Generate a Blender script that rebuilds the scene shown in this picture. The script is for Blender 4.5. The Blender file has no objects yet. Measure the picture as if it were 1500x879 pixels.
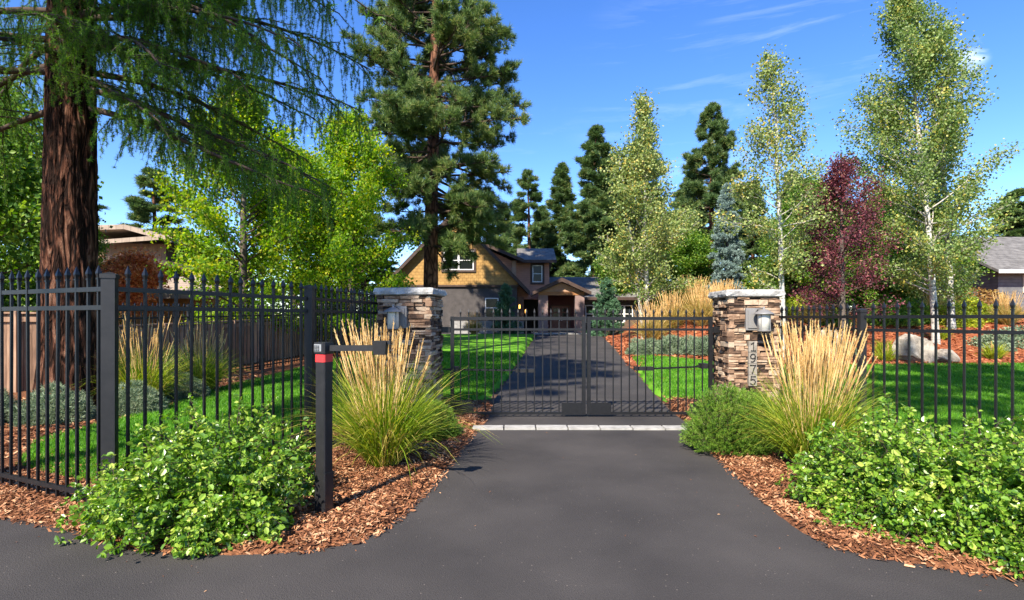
import bpy, math
import numpy as np
from mathutils import Vector
R = math.radians
C = bpy.context.scene.collection
PI = math.pi
EYE = 1.52

# ------------------------------------------------------------------ camera, light, sky
cam = bpy.data.cameras.new('camera'); co = bpy.data.objects.new('camera', cam); C.objects.link(co)
co.location = (0, 0, EYE); co.rotation_euler = (R(90), 0, 0)
cam.sensor_width = 36; cam.lens = 19.2; cam.shift_y = 0.0177; cam.clip_end = 3000; cam.clip_start = .05
bpy.context.scene.camera = co
SUN_EL = 42
SH = Vector((.42, .91, 0)).normalized()              # direction in which shadows fall
sun = bpy.data.lights.new('sun', 'SUN'); so = bpy.data.objects.new('sun', sun); C.objects.link(so)
sun.energy = 4.6; sun.angle = R(.55); sun.color = (1, .92, .79)
dvec = Vector((SH.x*math.cos(R(SUN_EL)), SH.y*math.cos(R(SUN_EL)), -math.sin(R(SUN_EL))))
so.rotation_euler = dvec.to_track_quat('-Z', 'Y').to_euler()
so.location = (-20, -10, 30)
w = bpy.data.worlds.new('World'); bpy.context.scene.world = w; w.use_nodes = True
nt = w.node_tree; nt.nodes.clear()
def N(t, tree=None, **k):
    n = (tree or nt).nodes.new(t)
    for a, b in k.items(): setattr(n, a, b)
    return n
out = N('ShaderNodeOutputWorld'); bg = N('ShaderNodeBackground'); sky = N('ShaderNodeTexSky')
sky.sky_type = 'NISHITA'; sky.sun_disc = False; sky.sun_elevation = R(SUN_EL)
sky.sun_rotation = math.atan2(-SH.x, -SH.y)
sky.air_density = 1.0; sky.dust_density = .25; sky.ozone_density = 3.0; sky.altitude = 1100
hs = N('ShaderNodeHueSaturation'); hs.inputs['Saturation'].default_value = 1.25; hs.inputs['Hue'].default_value = .512; hs.inputs['Value'].default_value = 1.0
nt.links.new(sky.outputs[0], hs.inputs['Color'])
# thin cirrus
tc = N('ShaderNodeTexCoord')
def cirrus(center, rot, scale, lo, hi, width, amount):
    d = Vector(center).normalized()
    mp = N('ShaderNodeMapping'); mp.inputs['Rotation'].default_value = rot; mp.inputs['Scale'].default_value = scale
    nt.links.new(tc.outputs['Generated'], mp.inputs['Vector'])
    no = N('ShaderNodeTexNoise'); no.inputs['Scale'].default_value = 2.2; no.inputs['Detail'].default_value = 7; no.inputs['Roughness'].default_value = .62
    no.inputs['Distortion'].default_value = .5
    nt.links.new(mp.outputs[0], no.inputs['Vector'])
    mr = N('ShaderNodeMapRange'); mr.inputs['From Min'].default_value = lo; mr.inputs['From Max'].default_value = hi; mr.clamp = True
    nt.links.new(no.outputs['Fac'], mr.inputs['Value'])
    dp = N('ShaderNodeVectorMath', operation='DOT_PRODUCT'); dp.inputs[1].default_value = d
    nt.links.new(tc.outputs['Generated'], dp.inputs[0])
    m2 = N('ShaderNodeMapRange', interpolation_type='SMOOTHSTEP'); m2.inputs['From Min'].default_value = math.cos(R(width)); m2.inputs['From Max'].default_value = 1; m2.clamp = True
    nt.links.new(dp.outputs['Value'], m2.inputs['Value'])
    mu = N('ShaderNodeMath', operation='MULTIPLY'); nt.links.new(mr.outputs[0], mu.inputs[0]); nt.links.new(m2.outputs[0], mu.inputs[1])
    m3 = N('ShaderNodeMath', operation='MULTIPLY'); nt.links.new(mu.outputs[0], m3.inputs[0]); m3.inputs[1].default_value = amount
    return m3
cl = [cirrus((.33, 1, .40), (0, R(28), 0), (1.0, 2, 9), .52, .88, 13, .17),
      cirrus((.55, 1, .57), (0, R(22), 0), (1.0, 2, 12), .54, .85, 10, .16),
      cirrus((.83, 1, .475), (0, R(-40), 0), (5, 4, 9), .50, .70, 1.7, .45),
      cirrus((-.05, 1, .28), (0, R(5), 0), (1.4, 2, 8), .56, .85, 12, .10)]
ad = cl[0]
for c_ in cl[1:]:
    a2 = N('ShaderNodeMath', operation='ADD', use_clamp=True); nt.links.new(ad.outputs[0], a2.inputs[0]); nt.links.new(c_.outputs[0], a2.inputs[1]); ad = a2
mx = N('ShaderNodeMixRGB'); mx.inputs[2].default_value = (9, 9.3, 9.8, 1)
nt.links.new(ad.outputs[0], mx.inputs[0]); nt.links.new(hs.outputs[0], mx.inputs[1])
nt.links.new(mx.outputs[0], bg.inputs['Color']); bg.inputs['Strength'].default_value = .12
nt.links.new(bg.outputs[0], out.inputs[0])
vs = bpy.context.scene.view_settings
vs.view_transform = 'Standard'; vs.look = 'None'; vs.gamma = 1; vs.use_curve_mapping = False; vs.exposure = 1.38
cy = bpy.context.scene.cycles
cy.max_bounces = 6; cy.diffuse_bounces = 3; cy.glossy_bounces = 2; cy.transmission_bounces = 4; cy.transparent_max_bounces = 6
cy.use_denoising = True

# ------------------------------------------------------------------ materials
def newmat(name):
    m = bpy.data.materials.new(name); m.use_nodes = True; t = m.node_tree
    return m, t, t.nodes['Principled BSDF'], t.nodes['Material Output']
def ramp(t, stops, interp='LINEAR'):
    r = t.nodes.new('ShaderNodeValToRGB'); e = r.color_ramp.elements; r.color_ramp.interpolation = interp
    while len(e) < len(stops): e.new(.5)
    for i, (p, c) in enumerate(stops):
        e[i].position = p; e[i].color = (*c, 1)
    return r
def surf(name, stops, scale=5, stretch=(1, 1, 1), detail=6, rough=.8, bump=.3, bscale=None, bdist=.01, metal=0, spec=.4, island=None, distort=0, rot=(0, 0, 0)):
    m, t, b, o = newmat(name)
    tcn = t.nodes.new('ShaderNodeTexCoord'); mp = t.nodes.new('ShaderNodeMapping'); mp.inputs['Scale'].default_value = stretch; mp.inputs['Rotation'].default_value = rot
    t.links.new(tcn.outputs['Object'], mp.inputs[0])
    no = t.nodes.new('ShaderNodeTexNoise'); no.inputs['Scale'].default_value = scale; no.inputs['Detail'].default_value = detail; no.inputs['Roughness'].default_value = .6
    no.inputs['Distortion'].default_value = distort
    t.links.new(mp.outputs[0], no.inputs['Vector'])
    fac = no.outputs['Fac']
    if island:
        g = t.nodes.new('ShaderNodeNewGeometry'); a = t.nodes.new('ShaderNodeMath'); a.operation = 'MULTIPLY_ADD'
        a.inputs[1].default_value = island; a.inputs[2].default_value = -island/2
        t.links.new(g.outputs['Random Per Island'], a.inputs[0])
        s = t.nodes.new('ShaderNodeMath'); s.operation = 'ADD'; t.links.new(a.outputs[0], s.inputs[0]); t.links.new(fac, s.inputs[1]); fac = s.outputs[0]
    r = ramp(t, stops); t.links.new(fac, r.inputs[0]); t.links.new(r.outputs[0], b.inputs['Base Color'])
    b.inputs['Roughness'].default_value = rough; b.inputs['Metallic'].default_value = metal; b.inputs['Specular IOR Level'].default_value = spec
    if bump:
        n2 = t.nodes.new('ShaderNodeTexNoise'); n2.inputs['Scale'].default_value = bscale or scale*4; n2.inputs['Detail'].default_value = 5
        t.links.new(mp.outputs[0], n2.inputs['Vector'])
        bu = t.nodes.new('ShaderNodeBump'); bu.inputs['Strength'].default_value = bump; bu.inputs['Distance'].default_value = bdist
        t.links.new(n2.outputs['Fac'], bu.inputs['Height']); t.links.new(bu.outputs[0], b.inputs['Normal'])
    return m
def leafmat(name, stops, trans=.35, rough=.5, spec=.35, patch=None, pscale=1.2):
    m, t, b, o = newmat(name)
    g = t.nodes.new('ShaderNodeNewGeometry'); r = ramp(t, stops)
    tcn = t.nodes.new('ShaderNodeTexCoord'); no = t.nodes.new('ShaderNodeTexNoise'); no.inputs['Scale'].default_value = pscale; no.inputs['Detail'].default_value = 3
    t.links.new(tcn.outputs['Object'], no.inputs['Vector'])
    a = t.nodes.new('ShaderNodeMath'); a.operation = 'MULTIPLY_ADD'; a.inputs[1].default_value = 1.1; a.inputs[2].default_value = -.55
    t.links.new(no.outputs['Fac'], a.inputs[0])
    s = t.nodes.new('ShaderNodeMath'); s.operation = 'ADD'; t.links.new(a.outputs[0], s.inputs[0]); t.links.new(g.outputs['Random Per Island'], s.inputs[1])
    t.links.new(s.outputs[0], r.inputs[0])
    t.links.new(r.outputs[0], b.inputs['Base Color']); b.inputs['Roughness'].default_value = rough; b.inputs['Specular IOR Level'].default_value = spec
    tr = t.nodes.new('ShaderNodeBsdfTranslucent'); hv = t.nodes.new('ShaderNodeHueSaturation'); hv.inputs['Value'].default_value = 1.5; hv.inputs['Saturation'].default_value = 1.1
    t.links.new(r.outputs[0], hv.inputs['Color']); t.links.new(hv.outputs[0], tr.inputs['Color'])
    ms = t.nodes.new('ShaderNodeMixShader'); ms.inputs[0].default_value = trans
    t.links.new(b.outputs[0], ms.inputs[1]); t.links.new(tr.outputs[0], ms.inputs[2]); t.links.new(ms.outputs[0], o.inputs['Surface'])
    return m
def plain(name, col, rough=.5, metal=0, spec=.5, emit=None, es=0):
    m, t, b, o = newmat(name); b.inputs['Base Color'].default_value = (*col, 1); b.inputs['Roughness'].default_value = rough
    b.inputs['Metallic'].default_value = metal; b.inputs['Specular IOR Level'].default_value = spec
    if emit: b.inputs['Emission Color'].default_value = (*emit, 1); b.inputs['Emission Strength'].default_value = es
    return m

M = {}
# asphalt: dark, coarse aggregate, pale specks, faint worn tracks
m, t, b, o = newmat('asphalt'); M['asphalt'] = m
tcn = t.nodes.new('ShaderNodeTexCoord')
n1 = t.nodes.new('ShaderNodeTexNoise'); n1.inputs['Scale'].default_value = 150; n1.inputs['Detail'].default_value = 6; n1.inputs['Roughness'].default_value = .75
n2 = t.nodes.new('ShaderNodeTexNoise'); n2.inputs['Scale'].default_value = .9; n2.inputs['Detail'].default_value = 6
v1 = t.nodes.new('ShaderNodeTexVoronoi'); v1.inputs['Scale'].default_value = 160
v2 = t.nodes.new('ShaderNodeTexVoronoi'); v2.inputs['Scale'].default_value = 16
for n in (n1, n2, v1, v2): t.links.new(tcn.outputs['Object'], n.inputs['Vector'])
r1 = ramp(t, [(.3, (.020, .0185, .018)), (.7, (.078, .071, .068))]); t.links.new(n1.outputs['Fac'], r1.inputs[0])
r2 = ramp(t, [(.3, (.72, .72, .73)), (.7, (1.28, 1.26, 1.23))]); t.links.new(n2.outputs['Fac'], r2.inputs[0])
mm = t.nodes.new('ShaderNodeMixRGB'); mm.blend_type = 'MULTIPLY'; mm.inputs[0].default_value = 1
t.links.new(r1.outputs[0], mm.inputs[1]); t.links.new(r2.outputs[0], mm.inputs[2])
r3 = ramp(t, [(.035, (1, 1, 1)), (.07, (0, 0, 0))]); t.links.new(v2.outputs['Distance'], r3.inputs[0])
m4 = t.nodes.new('ShaderNodeMixRGB'); m4.inputs[2].default_value = (.24, .2, .17, 1)
t.links.new(r3.outputs[0], m4.inputs[0]); t.links.new(mm.outputs[0], m4.inputs[1]); t.links.new(m4.outputs[0], b.inputs['Base Color'])
b.inputs['Roughness'].default_value = .85; b.inputs['Specular IOR Level'].default_value = .2
bu = t.nodes.new('ShaderNodeBump'); bu.inputs['Strength'].default_value = .7; bu.inputs['Distance'].default_value = .004
ma = t.nodes.new('ShaderNodeMath'); ma.operation = 'ADD'; t.links.new(v1.outputs['Distance'], ma.inputs[0]); t.links.new(n1.outputs['Fac'], ma.inputs[1])
t.links.new(ma.outputs[0], bu.inputs['Height']); t.links.new(bu.outputs[0], b.inputs['Normal'])

M['soil'] = surf('soil', [(.3, (.05, .03, .02)), (.7, (.16, .09, .05))], 6, bump=.6, bscale=40, rough=.95)
M['mulch'] = surf('mulch_base', [(.3, (.05, .022, .012)), (.5, (.15, .06, .028)), (.72, (.30, .13, .06))], 26, detail=8, bump=1, bscale=55, bdist=.02, rough=.95, spec=.15)
M['mulch_red'] = surf('mulch_red', [(.3, (.10, .03, .014)), (.5, (.27, .078, .03)), (.72, (.42, .14, .06))], 14, detail=8, bump=1, bscale=30, bdist=.03, rough=.95, spec=.15)
M['chip'] = leafmat('mulch_chip', [(0, (.07, .028, .014)), (.4, (.22, .085, .038)), (.75, (.36, .155, .07)), (1, (.56, .33, .18))], trans=0, rough=.8, spec=.2, pscale=3)
M['chip_red'] = leafmat('mulch_chip_red', [(0, (.10, .03, .016)), (.5, (.33, .10, .045)), (1, (.50, .20, .09))], trans=0, rough=.8, spec=.2, pscale=1)
# lawn: mown bands run away from the viewer
m, t, b, o = newmat('lawn'); M['lawn'] = m
tcn = t.nodes.new('ShaderNodeTexCoord')
n1 = t.nodes.new('ShaderNodeTexNoise'); n1.inputs['Scale'].default_value = 45; n1.inputs['Detail'].default_value = 5
n2 = t.nodes.new('ShaderNodeTexNoise'); n2.inputs['Scale'].default_value = 1.1; n2.inputs['Detail'].default_value = 4
for n in (n1, n2): t.links.new(tcn.outputs['Object'], n.inputs['Vector'])
wv = t.nodes.new('ShaderNodeTexWave'); wv.inputs['Scale'].default_value = .34; wv.inputs['Distortion'].default_value = .6; wv.wave_profile = 'SIN'
mp = t.nodes.new('ShaderNodeMapping'); mp.inputs['Rotation'].default_value = (0, 0, R(52)); t.links.new(tcn.outputs['Object'], mp.inputs[0]); t.links.new(mp.outputs[0], wv.inputs['Vector'])
a = t.nodes.new('ShaderNodeMath'); a.operation = 'MULTIPLY_ADD'; a.inputs[1].default_value = .38; t.links.new(wv.outputs['Fac'], a.inputs[0])
a2 = t.nodes.new('ShaderNodeMath'); a2.operation = 'MULTIPLY_ADD'; a2.inputs[1].default_value = .5; t.links.new(n2.outputs['Fac'], a2.inputs[0]); t.links.new(a.outputs[0], a2.inputs[2])
a3 = t.nodes.new('ShaderNodeMath'); a3.operation = 'MULTIPLY_ADD'; a3.inputs[1].default_value = .45; t.links.new(n1.outputs['Fac'], a3.inputs[0]); t.links.new(a2.outputs[0], a3.inputs[2])
a.inputs[2].default_value = 0
r1 = ramp(t, [(.3, (.030, .12, .006)), (.55, (.075, .23, .012)), (.8, (.15, .34, .022))]); t.links.new(a3.outputs[0], r1.inputs[0]); t.links.new(r1.outputs[0], b.inputs['Base Color'])
b.inputs['Roughness'].default_value = .9; b.inputs['Specular IOR Level'].default_value = .15
bu = t.nodes.new('ShaderNodeBump'); bu.inputs['Strength'].default_value = .9; bu.inputs['Distance'].default_value = .03
t.links.new(n1.outputs['Fac'], bu.inputs['Height']); t.links.new(bu.outputs[0], b.inputs['Normal'])
M['blade'] = leafmat('grass_blade', [(0, (.035, .13, .006)), (.5, (.085, .25, .012)), (1, (.18, .36, .03))], trans=.4, pscale=.8)

M['iron'] = surf('black_iron', [(.3, (.006, .006, .007)), (.7, (.012, .012, .013))], 30, bump=.15, bscale=200, bdist=.001, rough=.42, spec=.35)
M['iron_post'] = surf('black_post_metal', [(.3, (.011, .011, .012)), (.7, (.02, .019, .02))], 12, bump=.1, bscale=150, bdist=.001, rough=.42, spec=.4)
M['grey_metal'] = surf('grey_metal', [(.3, (.16, .16, .17)), (.7, (.30, .30, .31))], 20, bump=.1, rough=.45, metal=.3)
M['panel_metal'] = plain('brushed_panel', (.42, .42, .42), .35, .6)
M['red'] = plain('red_reflective_tape', (.62, .03, .03), .45)
M['stone'] = surf('ledge_stone', [(.12, (.04, .025, .018)), (.38, (.17, .10, .062)), (.6, (.32, .205, .13)), (.8, (.42, .32, .225)), (1, (.36, .265, .19))], 7, detail=9, bump=.9, bscale=30, bdist=.012, rough=.9, spec=.2, island=.75)
M['mortar'] = surf('mortar', [(.3, (.015, .012, .01)), (.7, (.04, .032, .028))], 20, rough=1, spec=.1)
M['cap'] = surf('cap_stone', [(.25, (.16, .15, .14)), (.5, (.34, .33, .31)), (.75, (.50, .48, .45))], 9, detail=9, bump=.9, bscale=22, bdist=.015, rough=.85, spec=.25)
M['concrete'] = surf('concrete', [(.3, (.24, .23, .21)), (.7, (.40, .385, .36))], 9, bump=.5, rough=.9)
M['tile'] = surf('number_tile', [(.3, (.17, .15, .12)), (.7, (.29, .26, .22))], 14, bump=.4, rough=.8)
M['digit'] = plain('digit_black', (.02, .018, .016), .5)
M['lamp_grey'] = plain('lamp_grey', (.21, .20, .19), .5, .2)
M['lamp_glass'] = surf('frosted_glass', [(.3, (.55, .52, .44)), (.7, (.75, .72, .64))], 6, bump=0, rough=.3)
# bark
def bark(name, dark, mid, light, sx, sz, bump=1, dist=.03):
    m, t, b, o = newmat(name)
    tcn = t.nodes.new('ShaderNodeTexCoord'); mp = t.nodes.new('ShaderNodeMapping'); mp.inputs['Scale'].default_value = (sx, sx, sz)
    t.links.new(tcn.outputs['Object'], mp.inputs[0])
    nz = t.nodes.new('ShaderNodeTexNoise'); nz.inputs['Scale'].default_value = 1.5; nz.inputs['Detail'].default_value = 6; t.links.new(mp.outputs[0], nz.inputs['Vector'])
    mxv = t.nodes.new('ShaderNodeMixRGB'); mxv.inputs[0].default_value = .22; t.links.new(mp.outputs[0], mxv.inputs[1]); t.links.new(nz.outputs['Color'], mxv.inputs[2])
    vo = t.nodes.new('ShaderNodeTexVoronoi'); vo.feature = 'DISTANCE_TO_EDGE'; vo.inputs['Scale'].default_value = 1; t.links.new(mxv.outputs[0], vo.inputs['Vector'])
    n3 = t.nodes.new('ShaderNodeTexNoise'); n3.inputs['Scale'].default_value = 5; n3.inputs['Detail'].default_value = 8; t.links.new(mp.outputs[0], n3.inputs['Vector'])
    r = ramp(t, [(0, dark), (.12, mid), (.5, light)])
    a = t.nodes.new('ShaderNodeMath'); a.operation = 'MULTIPLY'; t.links.new(vo.outputs['Distance'], a.inputs[0]); t.links.new(n3.outputs['Fac'], a.inputs[1])
    a_ = t.nodes.new('ShaderNodeMath'); a_.operation = 'MULTIPLY'; a_.inputs[1].default_value = 1.8; t.links.new(a.outputs[0], a_.inputs[0])
    t.links.new(a_.outputs[0], r.inputs[0])
    n5 = t.nodes.new('ShaderNodeTexNoise'); n5.inputs['Scale'].default_value = 1.3; n5.inputs['Detail'].default_value = 4; t.links.new(mp.outputs[0], n5.inputs['Vector'])
    r5 = ramp(t, [(.3, (.6, .6, .62)), (.7, (1.4, 1.35, 1.3))]); t.links.new(n5.outputs['Fac'], r5.inputs[0])
    mu = t.nodes.new('ShaderNodeMixRGB'); mu.blend_type = 'MULTIPLY'; mu.inputs[0].default_value = 1; t.links.new(r.outputs[0], mu.inputs[1]); t.links.new(r5.outputs[0], mu.inputs[2])
    t.links.new(mu.outputs[0], b.inputs['Base Color']); b.inputs['Roughness'].default_value = .95; b.inputs['Specular IOR Level'].default_value = .1
    bu = t.nodes.new('ShaderNodeBump'); bu.inputs['Strength'].default_value = bump; bu.inputs['Distance'].default_value = dist
    t.links.new(a_.outputs[0], bu.inputs['Height']); t.links.new(bu.outputs[0], b.inputs['Normal'])
    return m
def fissure(name, stops, sx, sz, dist):
    m, t, b, o = newmat(name)
    tcn = t.nodes.new('ShaderNodeTexCoord'); mp = t.nodes.new('ShaderNodeMapping'); mp.inputs['Scale'].default_value = (sx, sx, sz); t.links.new(tcn.outputs['Object'], mp.inputs[0])
    n1 = t.nodes.new('ShaderNodeTexNoise'); n1.inputs['Scale'].default_value = 1; n1.inputs['Detail'].default_value = 3; n1.inputs['Distortion'].default_value = .6
    n2 = t.nodes.new('ShaderNodeTexNoise'); n2.inputs['Scale'].default_value = 2.6; n2.inputs['Detail'].default_value = 9; n2.inputs['Roughness'].default_value = .72
    for n in (n1, n2): t.links.new(mp.outputs[0], n.inputs['Vector'])
    c1 = t.nodes.new('ShaderNodeMath'); c1.operation = 'SUBTRACT'; c1.inputs[1].default_value = .5; t.links.new(n1.outputs['Fac'], c1.inputs[0])
    c2 = t.nodes.new('ShaderNodeMath'); c2.operation = 'ABSOLUTE'; t.links.new(c1.outputs[0], c2.inputs[0])
    c3 = t.nodes.new('ShaderNodeMath'); c3.operation = 'MULTIPLY'; c3.inputs[1].default_value = 6.5; c3.use_clamp = True; t.links.new(c2.outputs[0], c3.inputs[0])
    a = t.nodes.new('ShaderNodeMath'); a.operation = 'MULTIPLY'; t.links.new(n2.outputs['Fac'], a.inputs[0]); t.links.new(c3.outputs[0], a.inputs[1])
    r = ramp(t, stops); t.links.new(a.outputs[0], r.inputs[0]); t.links.new(r.outputs[0], b.inputs['Base Color']); b.inputs['Roughness'].default_value = .95; b.inputs['Specular IOR Level'].default_value = .1
    bu = t.nodes.new('ShaderNodeBump'); bu.inputs['Strength'].default_value = 1; bu.inputs['Distance'].default_value = dist; t.links.new(a.outputs[0], bu.inputs['Height']); t.links.new(bu.outputs[0], b.inputs['Normal'])
    return m
M['bark_larch'] = fissure('larch_bark', [(.10, (.012, .006, .004)), (.32, (.085, .034, .02)), (.50, (.19, .09, .055)), (.72, (.34, .21, .14))], 9, 1.7, .09)
M['bark_pine'] = bark('pine_bark', (.025, .014, .01), (.13, .06, .038), (.27, .14, .09), 7, 2.0, 1, .05)
M['bark_red'] = bark('pine_bark_red', (.05, .02, .014), (.24, .09, .05), (.40, .17, .10), 6, 2.0, 1, .05)
M['bark_grey'] = surf('grey_bark', [(.3, (.05, .04, .032)), (.7, (.15, .12, .10))], 10, (1, 1, .3), bump=.8, rough=.95, spec=.1)
m = M['bark_aspen'] = surf('aspen_bark', [(.36, (.05, .045, .04)), (.42, (.33, .31, .27)), (.6, (.54, .51, .45))], 5, (1, 1, 3.2), detail=5, bump=.3, rough=.8, spec=.2)
M['twig'] = surf('twig', [(.3, (.035, .022, .016)), (.7, (.085, .055, .038))], 8, bump=0, rough=.9)
M['twig_aspen'] = surf('pale_twig', [(.3, (.24, .21, .18)), (.7, (.48, .44, .38))], 8, bump=0, rough=.9)
# foliage
M['larch'] = leafmat('larch_needles', [(0, (.04, .10, .014)), (.5, (.10, .22, .024)), (1, (.22, .36, .035))], trans=.45, pscale=.7)
M['pine'] = leafmat('pine_needles', [(0, (.035, .065, .022)), (.45, (.085, .155, .04)), (.8, (.17, .25, .06)), (1, (.29, .28, .09))], trans=.28, pscale=.9)
M['pine_dark'] = leafmat('dark_pine_needles', [(0, (.03, .06, .022)), (.45, (.075, .14, .04)), (.9, (.16, .23, .065)), (1, (.25, .25, .08))], trans=.25, pscale=.6)
M['spruce_blue'] = leafmat('blue_spruce_needles', [(0, (.09, .15, .13)), (.5, (.18, .26, .235)), (1, (.31, .41, .37))], trans=.1)
M['spruce_small'] = leafmat('small_spruce_needles', [(0, (.035, .09, .05)), (.5, (.07, .16, .08)), (1, (.14, .26, .13))], trans=.1)
M['maple'] = leafmat('maple_leaves', [(0, (.06, .15, .008)), (.45, (.17, .32, .014)), (.8, (.32, .44, .022)), (1, (.48, .46, .03))], trans=.55, pscale=.7)
M['greenleaf'] = leafmat('green_leaves', [(0, (.04, .11, .012)), (.5, (.10, .21, .02)), (1, (.24, .33, .04))], trans=.4)
M['aspen'] = leafmat('aspen_leaves', [(0, (.07, .13, .03)), (.5, (.16, .24, .05)), (.88, (.30, .36, .11)), (1, (.46, .40, .08))], trans=.35, pscale=.8, spec=.5)
M['aspen_yellow'] = leafmat('aspen_leaves_yellowing', [(0, (.08, .14, .03)), (.45, (.20, .27, .07)), (.88, (.36, .39, .12)), (1, (.52, .40, .09))], trans=.35, pscale=.8, spec=.5)
M['purple'] = leafmat('purple_leaves', [(0, (.045, .013, .022)), (.5, (.12, .028, .042)), (.9, (.24, .06, .075)), (1, (.30, .13, .10))], trans=.3)
M['redmaple'] = leafmat('orange_leaves', [(0, (.35, .09, .04)), (.6, (.65, .24, .10)), (1, (.75, .42, .18))], trans=.5)
M['shrubleaf'] = leafmat('shrub_leaves', [(0, (.055, .13, .012)), (.45, (.13, .26, .022)), (.8, (.24, .38, .04)), (1, (.42, .50, .09))], trans=.35, rough=.30, spec=.6, pscale=3)
M['yew'] = leafmat('yew_needles', [(0, (.035, .11, .012)), (.5, (.13, .26, .024)), (1, (.30, .42, .06))], trans=.3, pscale=4)
M['greygreen'] = leafmat('grey_green_leaves', [(0, (.08, .13, .07)), (.5, (.17, .23, .13)), (1, (.33, .38, .24))], trans=.2, pscale=2)
M['yellowgreen'] = leafmat('yellow_green_leaves', [(0, (.12, .18, .014)), (.5, (.26, .33, .022)), (1, (.46, .46, .04))], trans=.4)
M['orangeshrub'] = leafmat('rusty_leaves', [(0, (.13, .06, .02)), (.5, (.28, .14, .04)), (1, (.38, .26, .07))], trans=.3)
M['ornblade'] = leafmat('ornamental_blades', [(0, (.08, .16, .010)), (.45, (.20, .30, .018)), (.8, (.38, .40, .04)), (1, (.58, .44, .13))], trans=.35, pscale=3)
M['goldblade'] = leafmat('golden_blades', [(0, (.20, .20, .04)), (.5, (.42, .32, .10)), (1, (.62, .46, .18))], trans=.35, pscale=2)
M['plume'] = leafmat('plume', [(0, (.42, .26, .09)), (.5, (.70, .50, .21)), (1, (.88, .73, .42))], trans=.45, pscale=3)
# buildings
def siding(name, c1, c2, pitch, axis='z', depth=.01, bumps=.8, shingle=0):
    m, t, b, o = newmat(name)
    tcn = t.nodes.new('ShaderNodeTexCoord')
    br = t.nodes.new('ShaderNodeTexBrick') if shingle else None
    no = t.nodes.new('ShaderNodeTexNoise'); no.inputs['Scale'].default_value = 3; no.inputs['Detail'].default_value = 8; t.links.new(tcn.outputs['Object'], no.inputs['Vector'])
    r = ramp(t, [(.3, c1), (.7, c2)]); t.links.new(no.outputs['Fac'], r.inputs[0])
    if not shingle:
        sp = t.nodes.new('ShaderNodeSeparateXYZ'); t.links.new(tcn.outputs['Object'], sp.inputs[0])
        d = t.nodes.new('ShaderNodeMath'); d.operation = 'DIVIDE'; d.inputs[1].default_value = pitch; t.links.new(sp.outputs[axis.upper()], d.inputs[0])
        f = t.nodes.new('ShaderNodeMath'); f.operation = 'FRACT'; t.links.new(d.outputs[0], f.inputs[0])
        h = f.outputs[0]
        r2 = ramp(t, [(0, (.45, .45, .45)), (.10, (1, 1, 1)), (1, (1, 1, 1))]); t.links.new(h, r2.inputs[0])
        if axis == 'z':
            inv = t.nodes.new('ShaderNodeMath'); inv.operation = 'SUBTRACT'; inv.inputs[0].default_value = 1; t.links.new(h, inv.inputs[1]); h = inv.outputs[0]
    else:
        mpn = t.nodes.new('ShaderNodeMapping'); mpn.inputs['Rotation'].default_value = (R(90), 0, 0) if shingle == 1 else (0, 0, 0); t.links.new(tcn.outputs['Object'], mpn.inputs[0])
        t.links.new(mpn.outputs[0], br.inputs['Vector']); br.inputs['Scale'].default_value = 1; br.inputs['Brick Width'].default_value = pitch*1.3; br.inputs['Row Height'].default_value = pitch
        br.inputs['Mortar Size'].default_value = .012; br.inputs['Color1'].default_value = (.93, .93, .93, 1); br.inputs['Color2'].default_value = (1.05, 1.05, 1.05, 1); br.inputs['Mortar'].default_value = (.66, .66, .66, 1)
        r2 = br; h = br.outputs['Fac']
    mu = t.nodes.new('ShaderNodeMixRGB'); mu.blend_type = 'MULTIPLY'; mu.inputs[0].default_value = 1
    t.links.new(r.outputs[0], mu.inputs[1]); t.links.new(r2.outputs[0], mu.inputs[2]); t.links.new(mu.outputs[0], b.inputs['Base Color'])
    b.inputs['Roughness'].default_value = .85; b.inputs['Specular IOR Level'].default_value = .2
    bu = t.nodes.new('ShaderNodeBump'); bu.inputs['Strength'].default_value = bumps; bu.inputs['Distance'].default_value = depth; bu.invert = bool(shingle)
    t.links.new(h, bu.inputs['Height']); t.links.new(bu.outputs[0], b.inputs['Normal'])
    return m
M['ochre'] = siding('ochre_shingle', (.30, .17, .055), (.42, .25, .085), .2, shingle=1, depth=.02)
M['stucco'] = surf('dark_stucco', [(.3, (.050, .044, .042)), (.7, (.085, .074, .070))], 3, bump=.5, bscale=60, rough=.95)
M['stucco_warm'] = surf('warm_stucco', [(.3, (.12, .07, .05)), (.7, (.19, .115, .08))], 3, bump=.5, bscale=60, rough=.95)
M['pink'] = siding('pink_clapboard', (.38, .18, .12), (.48, .25, .165), .15)
M['maroon'] = surf('maroon_wall', [(.3, (.07, .022, .022)), (.7, (.11, .035, .033))], 3, bump=.3, rough=.9)
M['column'] = surf('mauve_stucco', [(.3, (.18, .12, .11)), (.7, (.26, .175, .155))], 3, bump=.3, rough=.9)
M['tan'] = surf('tan_panel', [(.3, (.33, .20, .13)), (.7, (.44, .28, .18))], 3, bump=.2, rough=.9)
M['beam'] = surf('stained_wood', [(.3, (.22, .09, .03)), (.7, (.38, .17, .06))], 5, (1, 1, 8), bump=.3, rough=.6)
M['fascia'] = surf('brown_fascia', [(.3, (.04, .022, .016)), (.7, (.07, .04, .028))], 5, bump=.2, rough=.7)
M['roof'] = siding('grey_shingle_roof', (.10, .093, .086), (.19, .178, .165), .3, shingle=2)
M['white'] = surf('white_frame', [(.3, (.62, .61, .58)), (.7, (.75, .74, .7))], 8, bump=0, rough=.5)
M['glass'] = plain('dark_window_glass', (.012, .015, .014), .12, 0, .15)
M['doorwood'] = surf('door_wood', [(.3, (.10, .028, .016)), (.7, (.20, .06, .03))], 5, (6, 1, 1), bump=.2, rough=.45)
M['dark'] = plain('recess_shade', (.012, .011, .011), .9)  # shade of the gap beside the porch, put into the wall colour
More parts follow.
